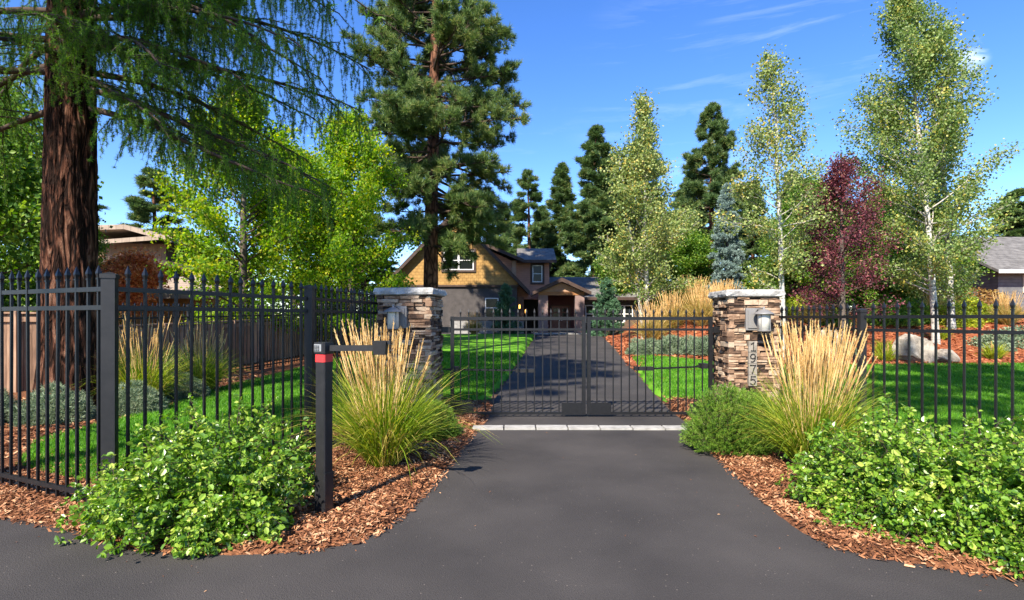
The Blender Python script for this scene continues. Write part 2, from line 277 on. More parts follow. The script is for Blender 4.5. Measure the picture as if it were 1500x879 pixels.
M['lit'] = plain('lit_lamp_glass', (.9, .5, .15), .4, emit=(1, .45, .08), es=2.2)
M['fenceboard'] = surf('cedar_board', [(.2, (.14, .08, .05)), (.5, (.28, .165, .105)), (.8, (.40, .26, .17))], 4, (4, 4, .5), bump=.4, rough=.9, island=.5)
M['tanroof'] = siding('tan_roof', (.26, .20, .155), (.36, .285, .22), .3, shingle=2)
M['boards'] = siding('vertical_boards', (.25, .155, .10), (.36, .235, .155), .25, 'x')
M['greysiding'] = siding('grey_clapboard', (.10, .10, .105), (.15, .15, .155), .18)
M['boulder'] = surf('boulder', [(.3, (.12, .10, .08)), (.5, (.30, .255, .20)), (.7, (.46, .40, .32))], 3.5, detail=10, bump=1, bscale=7, bdist=.04, rough=.9, spec=.2)
M['planter'] = surf('grey_block', [(.3, (.20, .19, .185)), (.7, (.32, .31, .30))], 6, bump=.6, rough=.9)

# ------------------------------------------------------------------ geometry helpers
ORG = {}
class Geo:
    def __init__(s): s.v = []; s.sizes = []; s.loops = []; s.n = 0
    def add(s, v, f):
        v = np.asarray(v, float).reshape(-1, 3); f = np.asarray(f, np.int64)
        s.v.append(v); s.loops.append((f + s.n).ravel()); s.sizes.append(np.full(len(f), f.shape[1], np.int64)); s.n += len(v); return s
    def box(s, x0, x1, y0, y1, z0, z1):
        v = [(x, y, z) for z in (z0, z1) for y in (y0, y1) for x in (x0, x1)]
        return s.add(v, [(0, 2, 3, 1), (4, 5, 7, 6), (0, 1, 5, 4), (1, 3, 7, 5), (3, 2, 6, 7), (2, 0, 4, 6)])
    def bar(s, a, b, w, h, up=(0, 0, 1)):
        a = np.array(a, float); b = np.array(b, float); d = b-a; d /= np.linalg.norm(d)
        u = np.cross(d, up); u /= np.linalg.norm(u); v = np.cross(u, d)
        vs = [p + i*u*w/2 + j*v*h/2 for p in (a, b) for i, j in ((-1, -1), (1, -1), (1, 1), (-1, 1))]
        return s.add(vs, [(0, 1, 2, 3), (7, 6, 5, 4), (0, 4, 5, 1), (1, 5, 6, 2), (2, 6, 7, 3), (3, 7, 4, 0)])
    def prism(s, poly, axis, a, b):
        # poly: list of 2-D points; axis 'y': points are (x, z), extruded from y=a to y=b; 'x': (y, z); 'z': (x, y)
        n = len(poly)
        def P(p, q): return (p[0], q, p[1]) if axis == 'y' else ((q, p[0], p[1]) if axis == 'x' else (p[0], p[1], q))
        vs = [P(p, a) for p in poly] + [P(p, b) for p in poly]
        s.add(vs, [tuple(range(n))]); s.n -= len(vs); s.v.pop()
        s.add(vs, [tuple(range(2*n-1, n-1, -1))]); s.n -= len(vs); s.v.pop()
        return s.add(vs, [(i, i+n, (i+1) % n + n, (i+1) % n) for i in range(n)])
    def tube(s, pts, rad, k=6):
        pts = np.asarray(pts, float); n = len(pts); rad = np.broadcast_to(np.asarray(rad, float), (n,))
        d = np.gradient(pts, axis=0); d /= np.maximum(np.linalg.norm(d, axis=1, keepdims=True), 1e-9)
        ref = np.array([0, 0, 1.]) if abs(d[0][2]) < .8 else np.array([1., 0, 0])
        u = np.cross(d, ref); u /= np.maximum(np.linalg.norm(u, axis=1, keepdims=True), 1e-9); v = np.cross(d, u)
        a = np.arange(k)*2*PI/k
        ring = pts[:, None] + rad[:, None, None]*(np.cos(a)[None, :, None]*u[:, None] + np.sin(a)[None, :, None]*v[:, None])
        i = np.arange(n-1)[:, None]*k; j = np.arange(k)[None]; jn = (j+1) % k
        f = np.stack([i+j, i+jn, i+k+jn, i+k+j], -1).reshape(-1, 4)
        return s.add(ring.reshape(-1, 3), f)
    def lathe(s, prof, c, k=20):
        n = len(prof); a = np.arange(k)*2*PI/k
        vs = np.array([(c[0]+r*math.cos(t), c[1]+r*math.sin(t), c[2]+z) for r, z in prof for t in a])
        i = np.arange(n-1)[:, None]*k; j = np.arange(k)[None]; jn = (j+1) % k
        return s.add(vs, np.stack([i+j, i+jn, i+k+jn, i+k+j], -1).reshape(-1, 4))
    def mesh(s, name, mat, off=(0, 0, 0), smooth=False):
        me = bpy.data.meshes.new(name); v = np.concatenate(s.v) - np.array(off); lo = np.concatenate(s.loops); sz = np.concatenate(s.sizes)
        me.vertices.add(len(v)); me.vertices.foreach_set('co', v.astype(np.float32).ravel())
        me.loops.add(len(lo)); me.loops.foreach_set('vertex_index', lo.astype(np.int32))
        me.polygons.add(len(sz)); st = np.concatenate([[0], np.cumsum(sz)[:-1]]); me.polygons.foreach_set('loop_start', st.astype(np.int32))
        me.update(calc_edges=True)
        me.polygons.foreach_set('use_smooth', np.full(len(sz), bool(smooth)))
        me.validate(); me.materials.append(mat); return me
    def build(s, name, mat, parent=None, smooth=False, label=None):
        off = ORG.get(parent.name, (0, 0, 0)) if parent else (0, 0, 0)
        o = bpy.data.objects.new(name, s.mesh(name, mat, off, smooth)); C.objects.link(o)
        if parent: o.parent = parent; ORG[o.name] = off
        if label: o['label'] = label
        return o
def tag(o, label=None, cat=None, group=None, kind=None):
    if label: o['label'] = label
    if cat: o['category'] = cat
    if group: o['group'] = group
    if kind: o['kind'] = kind
    return o
def thing(name, label, cat, loc=(0, 0, 0), group=None):
    o = bpy.data.objects.new(name, None); C.objects.link(o); o.location = loc; o.empty_display_size = .2
    ORG[o.name] = tuple(loc); return tag(o, label, cat, group)
def inst(name, me, parent, loc, rot=(0, 0, 0), scale=(1, 1, 1)):
    o = bpy.data.objects.new(name, me); C.objects.link(o); o.parent = parent
    off = ORG.get(parent.name, (0, 0, 0)); o.location = (loc[0]-off[0], loc[1]-off[1], loc[2]-off[2]); o.rotation_euler = rot; o.scale = scale; ORG[o.name] = loc
    return o
def copy_thing(root, loc, rz, sc, label, group=None):
    r = root.copy(); C.objects.link(r); r.location = loc; r.rotation_euler = (0, 0, rz); r.scale = sc if hasattr(sc, '__len__') else (sc, sc, sc)
    r['label'] = label
    if group: r['group'] = group
    for ch in list(root.children):
        c = ch.copy(); C.objects.link(c); c.parent = r
        for g in ch.children: d = g.copy(); C.objects.link(d); d.parent = c
    return r
def unit(a): return a/np.maximum(np.linalg.norm(a, axis=-1, keepdims=True), 1e-9)
def rdir(rng, n): return unit(rng.normal(size=(n, 3)))
def leaves(g, P, L, rng, aspect=.6, up=.5, dirs=None, detailed=False, droop=0):
    n = len(P); L = np.broadcast_to(L, (n,))*rng.uniform(.7, 1.25, n)
    nn = rdir(rng, n) + np.array([0, 0, up])
    if dirs is not None: nn = nn + dirs*.5
    nn = unit(nn); t = rdir(rng, n) + np.array([0, 0, -droop])
    if dirs is not None: t = t + dirs*.6
    t = unit(t - nn*(t*nn).sum(1, keepdims=True)); s = np.cross(nn, t)
    Lc = L[:, None]; W = Lc*aspect*.5
    if not detailed:
        v = np.stack([P, P+t*Lc*.5+s*W+nn*Lc*.08, P+t*Lc, P+t*Lc*.5-s*W+nn*Lc*.08], 1)
        f = (np.arange(n)*4)[:, None] + np.arange(4)[None]
        g.add(v.reshape(-1, 3), f)
    else:
        k = rng.uniform(.05, .2, (n, 1))*Lc
        v = np.stack([P, P+t*Lc*.3+s*W*.85+nn*k, P+t*Lc*.7+s*W*.8+nn*k, P+t*Lc-nn*k*.5, P+t*Lc*.7-s*W*.8+nn*k, P+t*Lc*.3-s*W*.85+nn*k], 1)
        b = (np.arange(n)*6)[:, None]
        f = np.concatenate([b+np.array([[0, 1, 2, 3]]), b+np.array([[0, 3, 4, 5]])])
        g.add(v.reshape(-1, 3), f)
def needles(g, P, D, k, L, wd, rng, spread=.9):
    n = len(P); P2 = np.repeat(P, k, 0); D2 = np.repeat(D, k, 0)
    d = unit(D2 + rdir(rng, n*k)*spread); LL = (np.repeat(np.broadcast_to(L, (n,)), k)*rng.uniform(.7, 1.15, n*k))[:, None]
    s = unit(np.cross(d, rdir(rng, n*k)))*wd/2
    v = np.stack([P2-s, P2+s, P2+d*LL+s*.25, P2+d*LL-s*.25], 1)
    f = (np.arange(n*k)*4)[:, None] + np.arange(4)[None]
    g.add(v.reshape(-1, 3), f)
def sstep(x): x = np.clip(x, 0, 1); return x*x*(3-2*x)
_ng = np.random.default_rng(5).random((64, 64))
def vnoise(x, y, s=1):
    x = np.asarray(x)*s + 100; y = np.asarray(y)*s + 100; xi = np.floor(x).astype(int); yi = np.floor(y).astype(int); fx = sstep(x-xi); fy = sstep(y-yi)
    g = lambda a, b: _ng[a % 64, b % 64]
    return (g(xi, yi)*(1-fx)+g(xi+1, yi)*fx)*(1-fy) + (g(xi, yi+1)*(1-fx)+g(xi+1, yi+1)*fx)*fy

# ------------------------------------------------------------------ terrain
def xl(y): return np.interp(y, [7.4, 9, 14.3, 22, 30, 34], [-.52, -.42, -.02, .62, 1.35, 1.6])
def xr(y): return np.interp(y, [7.4, 9, 14.3, 22, 30, 34], [2.5, 2.6, 3.27, 4.1, 4.95, 5.4])
def hgt(x, y):
    x = np.asarray(x, float); y = np.asarray(y, float)
    h = .55*sstep((y-9.5)/24)
    h = h + 1.3*sstep((y-15.6)/9)*sstep((x-xr(y)-.6)/3.2)
    return h
def hz(x, y): return float(hgt(x, y))
gx = np.unique(np.concatenate([np.linspace(-200, -20, 19), np.arange(-20, 26, .5), np.linspace(26, 200, 19)]))
gy = np.unique(np.concatenate([np.linspace(-60, 3, 12), np.arange(3, 45, .5), np.linspace(45, 400, 24)]))
X, Y = np.meshgrid(gx, gy); Z = hgt(X, Y) - .07
g = Geo(); nx, ny = len(gx), len(gy); idx = np.arange(nx*ny).reshape(ny, nx)
g.add(np.stack([X, Y, Z], -1).reshape(-1, 3), np.stack([idx[:-1, :-1], idx[:-1, 1:], idx[1:, 1:], idx[1:, :-1]], -1).reshape(-1, 4))
tag(g.build('ground', M['soil'], smooth=True), kind='structure')

def inside(px, py, poly):
    r = np.zeros(px.shape, bool); n = len(poly)
    for i in range(n):
        x1, y1 = poly[i]; x2, y2 = poly[(i+1) % n]
        if y1 == y2: continue
        c = ((y1 > py) != (y2 > py)) & (px < (x2-x1)*(py-y1)/(y2-y1)+x1); r ^= c
    return r
def sdist(px, py, poly):
    d = np.full(px.shape, 1e9); n = len(poly)
    for i in range(n):
        a = np.array(poly[i]); b = np.array(poly[(i+1) % n]); ab = b-a; l2 = max((ab**2).sum(), 1e-9)
        t = np.clip(((px-a[0])*ab[0]+(py-a[1])*ab[1])/l2, 0, 1)
        d = np.minimum(d, np.hypot(px-a[0]-t*ab[0], py-a[1]-t*ab[1]))
    return np.where(inside(px, py, poly), d, -d)
def sheet(name, poly, res, plateau, mat, rough=.0, nscale=6, edge=.14, box=None):
    p = np.array(poly); x0, y0 = p.min(0)-.3; x1, y1 = p.max(0)+.3
    ax = np.arange(x0, x1+res, res); ay = np.arange(y0, y1+res, res); X, Y = np.meshgrid(ax, ay)
    d = sdist(X, Y, poly) + (vnoise(X, Y, 2.3)-.5)*.10 + (vnoise(X, Y, 9)-.5)*.04
    Z = hgt(X, Y) - .06 + (plateau+.06)*sstep((d+.06)/edge) + rough*(vnoise(X, Y, nscale)-.5)*2 + rough*(vnoise(X, Y, nscale*3.1)-.5)
    keep = d > -.12
    idx = np.arange(X.size).reshape(X.shape); k = keep[:-1, :-1] & keep[1:, :-1] & keep[:-1, 1:] & keep[1:, 1:]
    f = np.stack([idx[:-1, :-1], idx[:-1, 1:], idx[1:, 1:], idx[1:, :-1]], -1)[k]
    g = Geo(); g.add(np.stack([X, Y, Z], -1).reshape(-1, 3), f)
    me = g.build(name, mat, smooth=True); return tag(me, kind='structure')
# near asphalt (street and apron of the drive, up to the kerb strip)
left_edge = [(-.52, 7.42), (-.55, 7.0), (-.62, 6.2), (-.71, 5.2), (-.78, 4.7), (-.84, 4.3), (-.92, 3.95), (-1.05, 3.72), (-1.25, 3.6), (-1.55, 3.52), (-1.96, 3.5), (-2.4, 3.6), (-2.75, 3.74), (-3.05, 3.88), (-3.5, 4.06), (-3.92, 4.18), (-5, 4.5), (-8, 5.3), (-14, 6.4), (-40, 9)]
right_edge = [(2.5, 7.42), (2.42, 6.9), (2.3, 6.27), (2.19, 5.3), (2.1, 4.6), (2.06, 4.2), (2.07, 3.85), (2.14, 3.62), (2.3, 3.48), (2.55, 3.36), (2.8, 3.25), (3.1, 3.13), (4, 2.9), (6, 2.6), (12, 2.2), (40, 1.5)]
asphalt_near = list(reversed(left_edge)) + right_edge + [(40, -30), (-40, -30)]
g = Geo(); n_ = len(asphalt_near); g.add([(x, y, 0) for x, y in asphalt_near], [tuple(range(n_))])
me = g.mesh('driveway_apron', M['asphalt'])
o_ = bpy.data.objects.new('street', me); C.objects.link(o_); tag(o_, kind='structure')
# far drive
ys = np.linspace(7.62, 34, 60); g = Geo(); V = []
for y in ys:
    a, b = xl(y), xr(y)
    if y > 31: a -= (y-31)*1.6
    for u in np.linspace(0, 1, 9): V.append((a+(b-a)*u, y, hz(1.5, y)))
idx = np.arange(len(V)).reshape(60, 9)
g.add(V, np.stack([idx[:-1, :-1], idx[:-1, 1:], idx[1:, 1:], idx[1:, :-1]], -1).reshape(-1, 4))
tag(g.build('driveway', M['asphalt'], smooth=True), kind='structure')
g = Geo(); V = [(x, y, hz(1.5, y)-.004) for y in (32.5, 34.2, 36.2) for x in (-9, 9)]
g.add(V, [(0, 1, 3, 2), (2, 3, 5, 4)]); tag(g.build('forecourt', M['asphalt']), kind='structure')
# concrete kerb strip across the drive
g = Geo(); xs = np.linspace(-.55, 2.52, 8)
for i in range(7):
    a, b = xs[i]+.009, xs[i+1]-.009; yy = 7.425 + .02*math.sin(i*.9)
    g.prism([(a, -.05), (a, .022), (a+.006, .028), (b-.006, .028), (b, .022), (b, -.05)], 'y', yy, yy+.19)
tag(g.build('kerb_strip', M['concrete']), kind='structure')

le, re_ = left_edge, right_edge
bed_left = [(p[0], p[1]) for p in le[:17]] + [(-5.2, 6.2), (-3.5, 5.9), (-2.5, 7.0), (-1.6, 9.9), (-.35, 9.9), (-.42, 8.6), (-.47, 7.62)]
sheet('mulch_bed', bed_left, .05, .03, M['mulch'], .008, 7)
sheet('mulch_bed', [(-14, 4.6+1.6), (-8, 5.35), (-5, 4.55), (-4.6, 6.4), (-5.5, 8), (-5.5, 12), (-5.6, 16), (-5.0, 24), (-9, 24), (-16, 12)], .12, .035, M['mulch'], .012, 4)
bed_right = [(p[0], p[1]) for p in re_[:14]] + [(7, 4.6), (5, 5.3), (4.5, 8.5), (4.0, 10.3), (3.0, 10.6), (2.75, 9), (2.6, 7.62)]
sheet('mulch_bed', bed_right, .05, .03, M['mulch'], .008, 7)
sheet('mulch_slope', [(3.15, 11), (3.5, 14.5), (3.95, 19.5), (4.3, 22), (5.0, 29), (5.4, 33), (9, 33), (40, 34), (40, 15), (22, 15.5), (12, 15), (7, 15), (5, 13), (3.7, 10.4), (3.2, 10)], .16, .035, M['mulch_red'], .02, 2.5)
lawnL = [(-5.0, 5.5), (-5.75, 6.6), (-5.8, 9), (-6.15, 12), (-6.0, 14), (-5.6, 20), (-5.2, 27), (-4.5, 31.5), (-1, 32.2), (1.35, 31.6), (1.2, 30), (.45, 22), (-.17, 14.3), (-.50, 10.6), (-.8, 9.9), (-1.3, 9.75), (-1.7, 9.3), (-2.3, 7.8), (-2.55, 6.3), (-3.2, 5.0), (-4.0, 5.0)]
lawnR = [(2.95, 10.2), (3.4, 9.9), (4.2, 9.0), (4.35, 7.5), (4.5, 6.3), (5.1, 5.0), (6.4, 4.1), (9, 3.5), (24, 3), (24, 16.6), (14, 16.2), (9, 16.0), (7, 16.1), (6, 16.7), (4.6, 18.8), (4.05, 18.4), (3.6, 15.3), (3.1, 12)]
sheet('lawn', lawnL, .065, .05, M['lawn'], .004, 5, .1)
sheet('lawn', lawnR, .075, .05, M['lawn'], .004, 5, .1)
# grass blades
def grass(name, poly, dens0, seed, ymax=20):
    rng = np.random.default_rng(seed); p = np.array(poly); x0, y0 = p.min(0); x1, y1 = p.max(0); y1 = min(y1, ymax); x1 = min(x1, 17)
    P = []
    for k in range(int((y1-y0)/1.0)+1):
        a = y0+k; b = min(a+1, y1)
        if b <= a: break
        lim = 1.02*b + .3
        xa, xb = max(x0, -lim), min(x1, lim)
        n = int(dens0*(xb-xa)*(b-a)*min(1, (6.5/b)**1.5))
        P.append(np.stack([rng.uniform(xa, xb, n), rng.uniform(a, b, n)], 1))
    P = np.concatenate(P); P = P[sdist(P[:, 0], P[:, 1], poly) > .0]
    n = len(P); h = rng.uniform(.025, .06, n)*(1+.02*P[:, 1]); wd = .004*(P[:, 1]/5).clip(1, 5)
    B = np.stack([P[:, 0], P[:, 1], hgt(P[:, 0], P[:, 1])+.045], 1)
    th = rng.uniform(0, PI, n); s = np.stack([np.cos(th), np.sin(th), 0*th], 1)*wd[:, None]
    lean = rng.normal(0, .5, (n, 3)); lean[:, 2] = 1; lean = unit(lean)*h[:, None]
    v = np.stack([B-s, B+s, B+lean], 1); g = Geo(); g.add(v.reshape(-1, 3), (np.arange(n)*3)[:, None]+np.arange(3)[None])
    return tag(g.build(name, M['blade']), kind='stuff')
tag(grass('lawn_grass', lawnL, 4200, 1), 'short bright green lawn grass left of the driveway', 'grass', None, 'stuff')
tag(grass('lawn_grass', lawnR, 4200, 2), 'short deep green lawn grass right of the gate', 'grass', None, 'stuff')
# bark chips
def chips(name, poly, dens, size, mat, seed, zo, label, ymax=99, avoid=None, xmax=99):
    rng = np.random.default_rng(seed); p = np.array(poly); x0, y0 = p.min(0); x1, y1 = p.max(0); y1 = min(y1, ymax); x1 = min(x1, xmax)
    n = int(dens*(x1-x0)*(y1-y0)); P = np.stack([rng.uniform(x0, x1, n), rng.uniform(y0, y1, n)], 1)
    d = sdist(P[:, 0], P[:, 1], poly); m_ = (d > -.05+rng.exponential(.02, n)*-1) & (np.abs(P[:, 0]) < P[:, 1]*1.02+.3)
    m_ &= rng.random(n) < np.clip((d+.12)*6, .02, 1)
    if avoid is not None: m_ &= sdist(P[:, 0], P[:, 1], avoid) < 0
    P = P[m_]; n = len(P); d = d[m_]
    dd = d + (vnoise(P[:, 0], P[:, 1], 2.3)-.5)*.10 + (vnoise(P[:, 0], P[:, 1], 9)-.5)*.04
    B = np.stack([P[:, 0], P[:, 1], hgt(P[:, 0], P[:, 1]) + np.maximum(.003, -.06+(zo+.062)*sstep((dd+.06)/.14))+rng.uniform(.002, .014, n)], 1)
    L = size*rng.uniform(.4, 1.6, n)[:, None]; W = L*rng.uniform(.15, .45, (n, 1)); nn = unit(rdir(rng, n)*.55+np.array([0, 0, 1])); t_ = unit(np.cross(nn, rdir(rng, n))); s = np.cross(nn, t_)
    v = np.stack([B-t_*L/2-s*W/2, B+t_*L/2-s*W*.3, B+t_*L*.55+s*W/3, B-t_*L*.4+s*W/2], 1)
    g = Geo(); g.add(v.reshape(-1, 3), (np.arange(n)*4)[:, None]+np.arange(4)[None])
    return tag(g.build(name, mat), label, 'mulch', None, 'stuff')
chips('bark_chips', bed_left, 3800, .035, M['chip'], 3, .035, 'orange brown bark chips in the bed left of the driveway mouth')
chips('bark_chips', bed_right, 3800, .035, M['chip'], 4, .035, 'orange brown bark chips in the bed right of the driveway mouth')
chips('bark_chips', [(-9, 5.5), (-5, 4.7), (-5.6, 7), (-5.7, 12), (-6, 14), (-9, 14)], 500, .06, M['chip'], 6, .04, 'brown bark chips round the big larch trunk')
chips('bark_chips', [(3.3, 15), (3.95, 19.5), (5, 29), (9, 26), (24, 26), (24, 16), (9, 15.7), (6, 16.5), (4.6, 18.6), (3.7, 15)], 90, .12, M['chip_red'], 7, .05, 'red bark mulch covering the slope beyond the right lawn')

rngl = np.random.default_rng(44); nlt = 420; P = np.stack([rngl.uniform(-3.4, 4, nlt), rngl.uniform(2.9, 7.3, nlt)], 1)
dE = np.minimum(np.abs(sdist(P[:, 0], P[:, 1], bed_left)), np.abs(sdist(P[:, 0], P[:, 1], bed_right)))
kk = (sdist(P[:, 0], P[:, 1], bed_left) < 0) & (sdist(P[:, 0], P[:, 1], bed_right) < 0) & inside(P[:, 0], P[:, 1], asphalt_near) & (rngl.random(nlt) < .12+np.exp(-dE/.18))
P = np.column_stack([P[kk], np.full(kk.sum(), .004)]); g = Geo(); leaves(g, P, .022, rngl, .35, 3.0); tag(g.build('leaf_litter', M['chip']), 'dry bits of bark and leaf scattered on the asphalt', 'litter', None, 'stuff')
# ------------------------------------------------------------------ iron fences
def picket_mesh(h, w=.019, name='picket'):
    g = Geo(); b = w/2
    g.box(-b, b, -b, b, 0, h-.11)
    # collar and spear point
    c = b*1.45; z = h-.11
    g.box(-c, c, -c, c, z, z+.012)
    prof = [(b*.9, z+.012), (b*1.7, z+.045), (b*1.5, z+.06), (.0006, h)]
    vs = [(sx*r, sy*r, zz) for r, zz in prof for sx, sy in ((-1, -1), (1, -1), (1, 1), (-1, 1))]
    f = []
    for i in range(3):
        for j in range(4): f.append((i*4+j, i*4+(j+1) % 4, i*4+4+(j+1) % 4, i*4+4+j))
    g.add(vs, f); return g.mesh(name, M['iron'])
def post_geo(w, h, base=True):
    g = Geo(); b = w/2; g.box(-b, b, -b, b, 0, h)
    return g
def post_cap_geo(w, h):
    g = Geo(); c = w/2+.007
    g.box(-c, c, -c, c, h-.012, h+.018)
    vs = [(-c, -c, h+.018), (c, -c, h+.018), (c, c, h+.018), (-c, c, h+.018), (0, 0, h+.038)]
    g.add(vs, [(0, 1, 4), (1, 2, 4), (2, 3, 4), (3, 0, 4)]); return g
PM = {}
def iron_fence(name, label, nodes, spacing, z0, ztop, rails, posts, pw=.064, maxp=100, group=None, rw=.028):
    root = thing(name, label, 'fence', (nodes[0][0], nodes[0][1], 0), group)
    key = round(ztop-z0, 3)
    pm = PM.setdefault(key, picket_mesh(ztop-z0)); cnt = 0
    rh = .035
    for (a, b) in zip(nodes[:-1], nodes[1:]):
        L = math.dist(a, b); ang = math.atan2(b[1]-a[1], b[0]-a[0]); n = int(L/spacing); za, zb = hz(*a), hz(*b)
        for r in rails:
            Geo().bar((a[0], a[1], r+za), (b[0], b[1], r+zb), rw, rh).build('rail', M['iron'], root)
        for i in range(1, n):
            if cnt >= maxp: break
            u = (i)/n; x, y = a[0]+(b[0]-a[0])*u, a[1]+(b[1]-a[1])*u
            inst('picket', pm, root, (x, y, z0+hz(x, y)), (R((i*37 % 11-5)*.06), R((i*53 % 7-3)*.05), ang)); cnt += 1
    pmesh = capm = None
    for (x, y, ang, zt) in posts:
        gp = post_geo(pw, zt+.0-(z0-.09)); k = ('post', round(zt, 2), pw)
        if k not in PM: PM[k] = (gp.mesh('post', M['iron_post']), post_cap_geo(pw, zt-(z0-.09)).mesh('post_cap', M['iron_post']))
        p_ = inst('post', PM[k][0], root, (x, y, z0-.09+hz(x, y)), (0, 0, ang)); ORG[p_.name] = (x, y, z0-.09+hz(x, y))
        inst('post_cap', PM[k][1], p_, (x, y, z0-.09+hz(x, y)))
    return root
c0, c1, c2 = (-3.02, 4.10), (-2.28, 6.15), (-1.99, 8.3)
cw = (-5.05, 5.02); cw2 = (-7.1, 5.94)
iron_fence('iron_fence', 'black iron picket fence bending round the corner post left of the keypad', [cw2, cw, c0, c1, c2], .132, .09, 1.925, (.165, 1.60, 1.74),
           [(c0[0], c0[1], .35, 1.83), (c1[0], c1[1], 0, 1.86), (-1.97, 8.27, 0, 1.78), (cw[0], cw[1], 0, 1.83)], pw=.088)
r0, r1_, r2_, r3_ = (3.93, 8.1), (4.08, 6.37), (4.9, 4.65), (6.0, 2.6)
iron_fence('iron_fence', 'black iron picket fence running from the pillar with the house number past the right lawn', [r0, r1_, r2_, r3_], .123, -.0, 1.705, (.07, 1.385, 1.535),
           [(r1_[0], r1_[1], 0, 1.60), (r0[0], r0[1], 0, 1.61), (r2_[0], r2_[1], .4, 1.60)], pw=.07)
iron_fence('iron_fence', 'distant black iron fence in front of the brown wooden fence', [(-7.9, 10.2), (-6.4, 17.1), (-5.5, 23.5)], .136, .07, 1.84, (.13, 1.50, 1.66),
           [(-7.9, 10.2, 0, 1.78), (-7.4, 12.5, 0, 1.78), (-6.87, 14.9, 0, 1.78), (-6.4, 17.1, 0, 1.78), (-5.95, 20.3, 0, 1.78), (-5.5, 23.5, 0, 1.78)], pw=.06)
# wooden fence behind
def board_fence(a, b, h, label):
    root = thing('wooden_fence', label, 'fence', (a[0], a[1], 0)); L = math.dist(a, b); d = np.array([b[0]-a[0], b[1]-a[1]])/L; nrm = np.array([d[1], -d[0]])
    g = Geo(); bw = .14; n = int(L/bw); rng = np.random.default_rng(9)
    for i in range(n):
        p = np.array(a)+d*bw*(i+.5); z = hz(*p); o1 = nrm*rng.uniform(-.004, .004); q0 = p-d*bw*.475+o1; q1 = p+d*bw*.475+o1; t_ = nrm*.018
        hh = h+rng.uniform(-.006, .006)
        vs = [(*(q0-t_), z), (*(q1-t_), z), (*(q1+t_*.2), z), (*(q0+t_*.2), z), (*(q0-t_), z+hh), (*(q1-t_), z+hh), (*(q1+t_*.2), z+hh), (*(q0+t_*.2), z+hh)]
        g.add(vs, [(3, 2, 1, 0), (4, 5, 6, 7), (0, 1, 5, 4), (1, 2, 6, 5), (2, 3, 7, 6), (3, 0, 4, 7)])
    g.build('board_panel', M['fenceboard'], root)
    g = Geo(); g.bar((*(np.array(a)+nrm*.03), hz(*a)+h+.0), (*(np.array(b)+nrm*.03), hz(*b)+h), .13, .035); g.build('cap_rail', M['fenceboard'], root)
    Geo().bar((*(np.array(a)+nrm*.035), hz(*a)+h-.13), (*(np.array(b)+nrm*.035), hz(*b)+h-.13), .03, .1).build('top_rail', M['fenceboard'], root)
    for k in range(int(L/2.4)+1):
        p = np.array(a)+d*2.4*k + nrm*.06; z = hz(*p)
        Geo().box(p[0]-.05, p[0]+.05, p[1]-.05, p[1]+.05, z, z+h+.05).build('post', M['fenceboard'], root)
board_fence((-14.5, 9.5), (-9.2, 11.2), 1.62, 'weathered brown board fence section behind the big larch trunk')
board_fence((-9.2, 11.2), (-6.3, 24), 1.30, 'low brown board fence running back behind the distant iron fence')

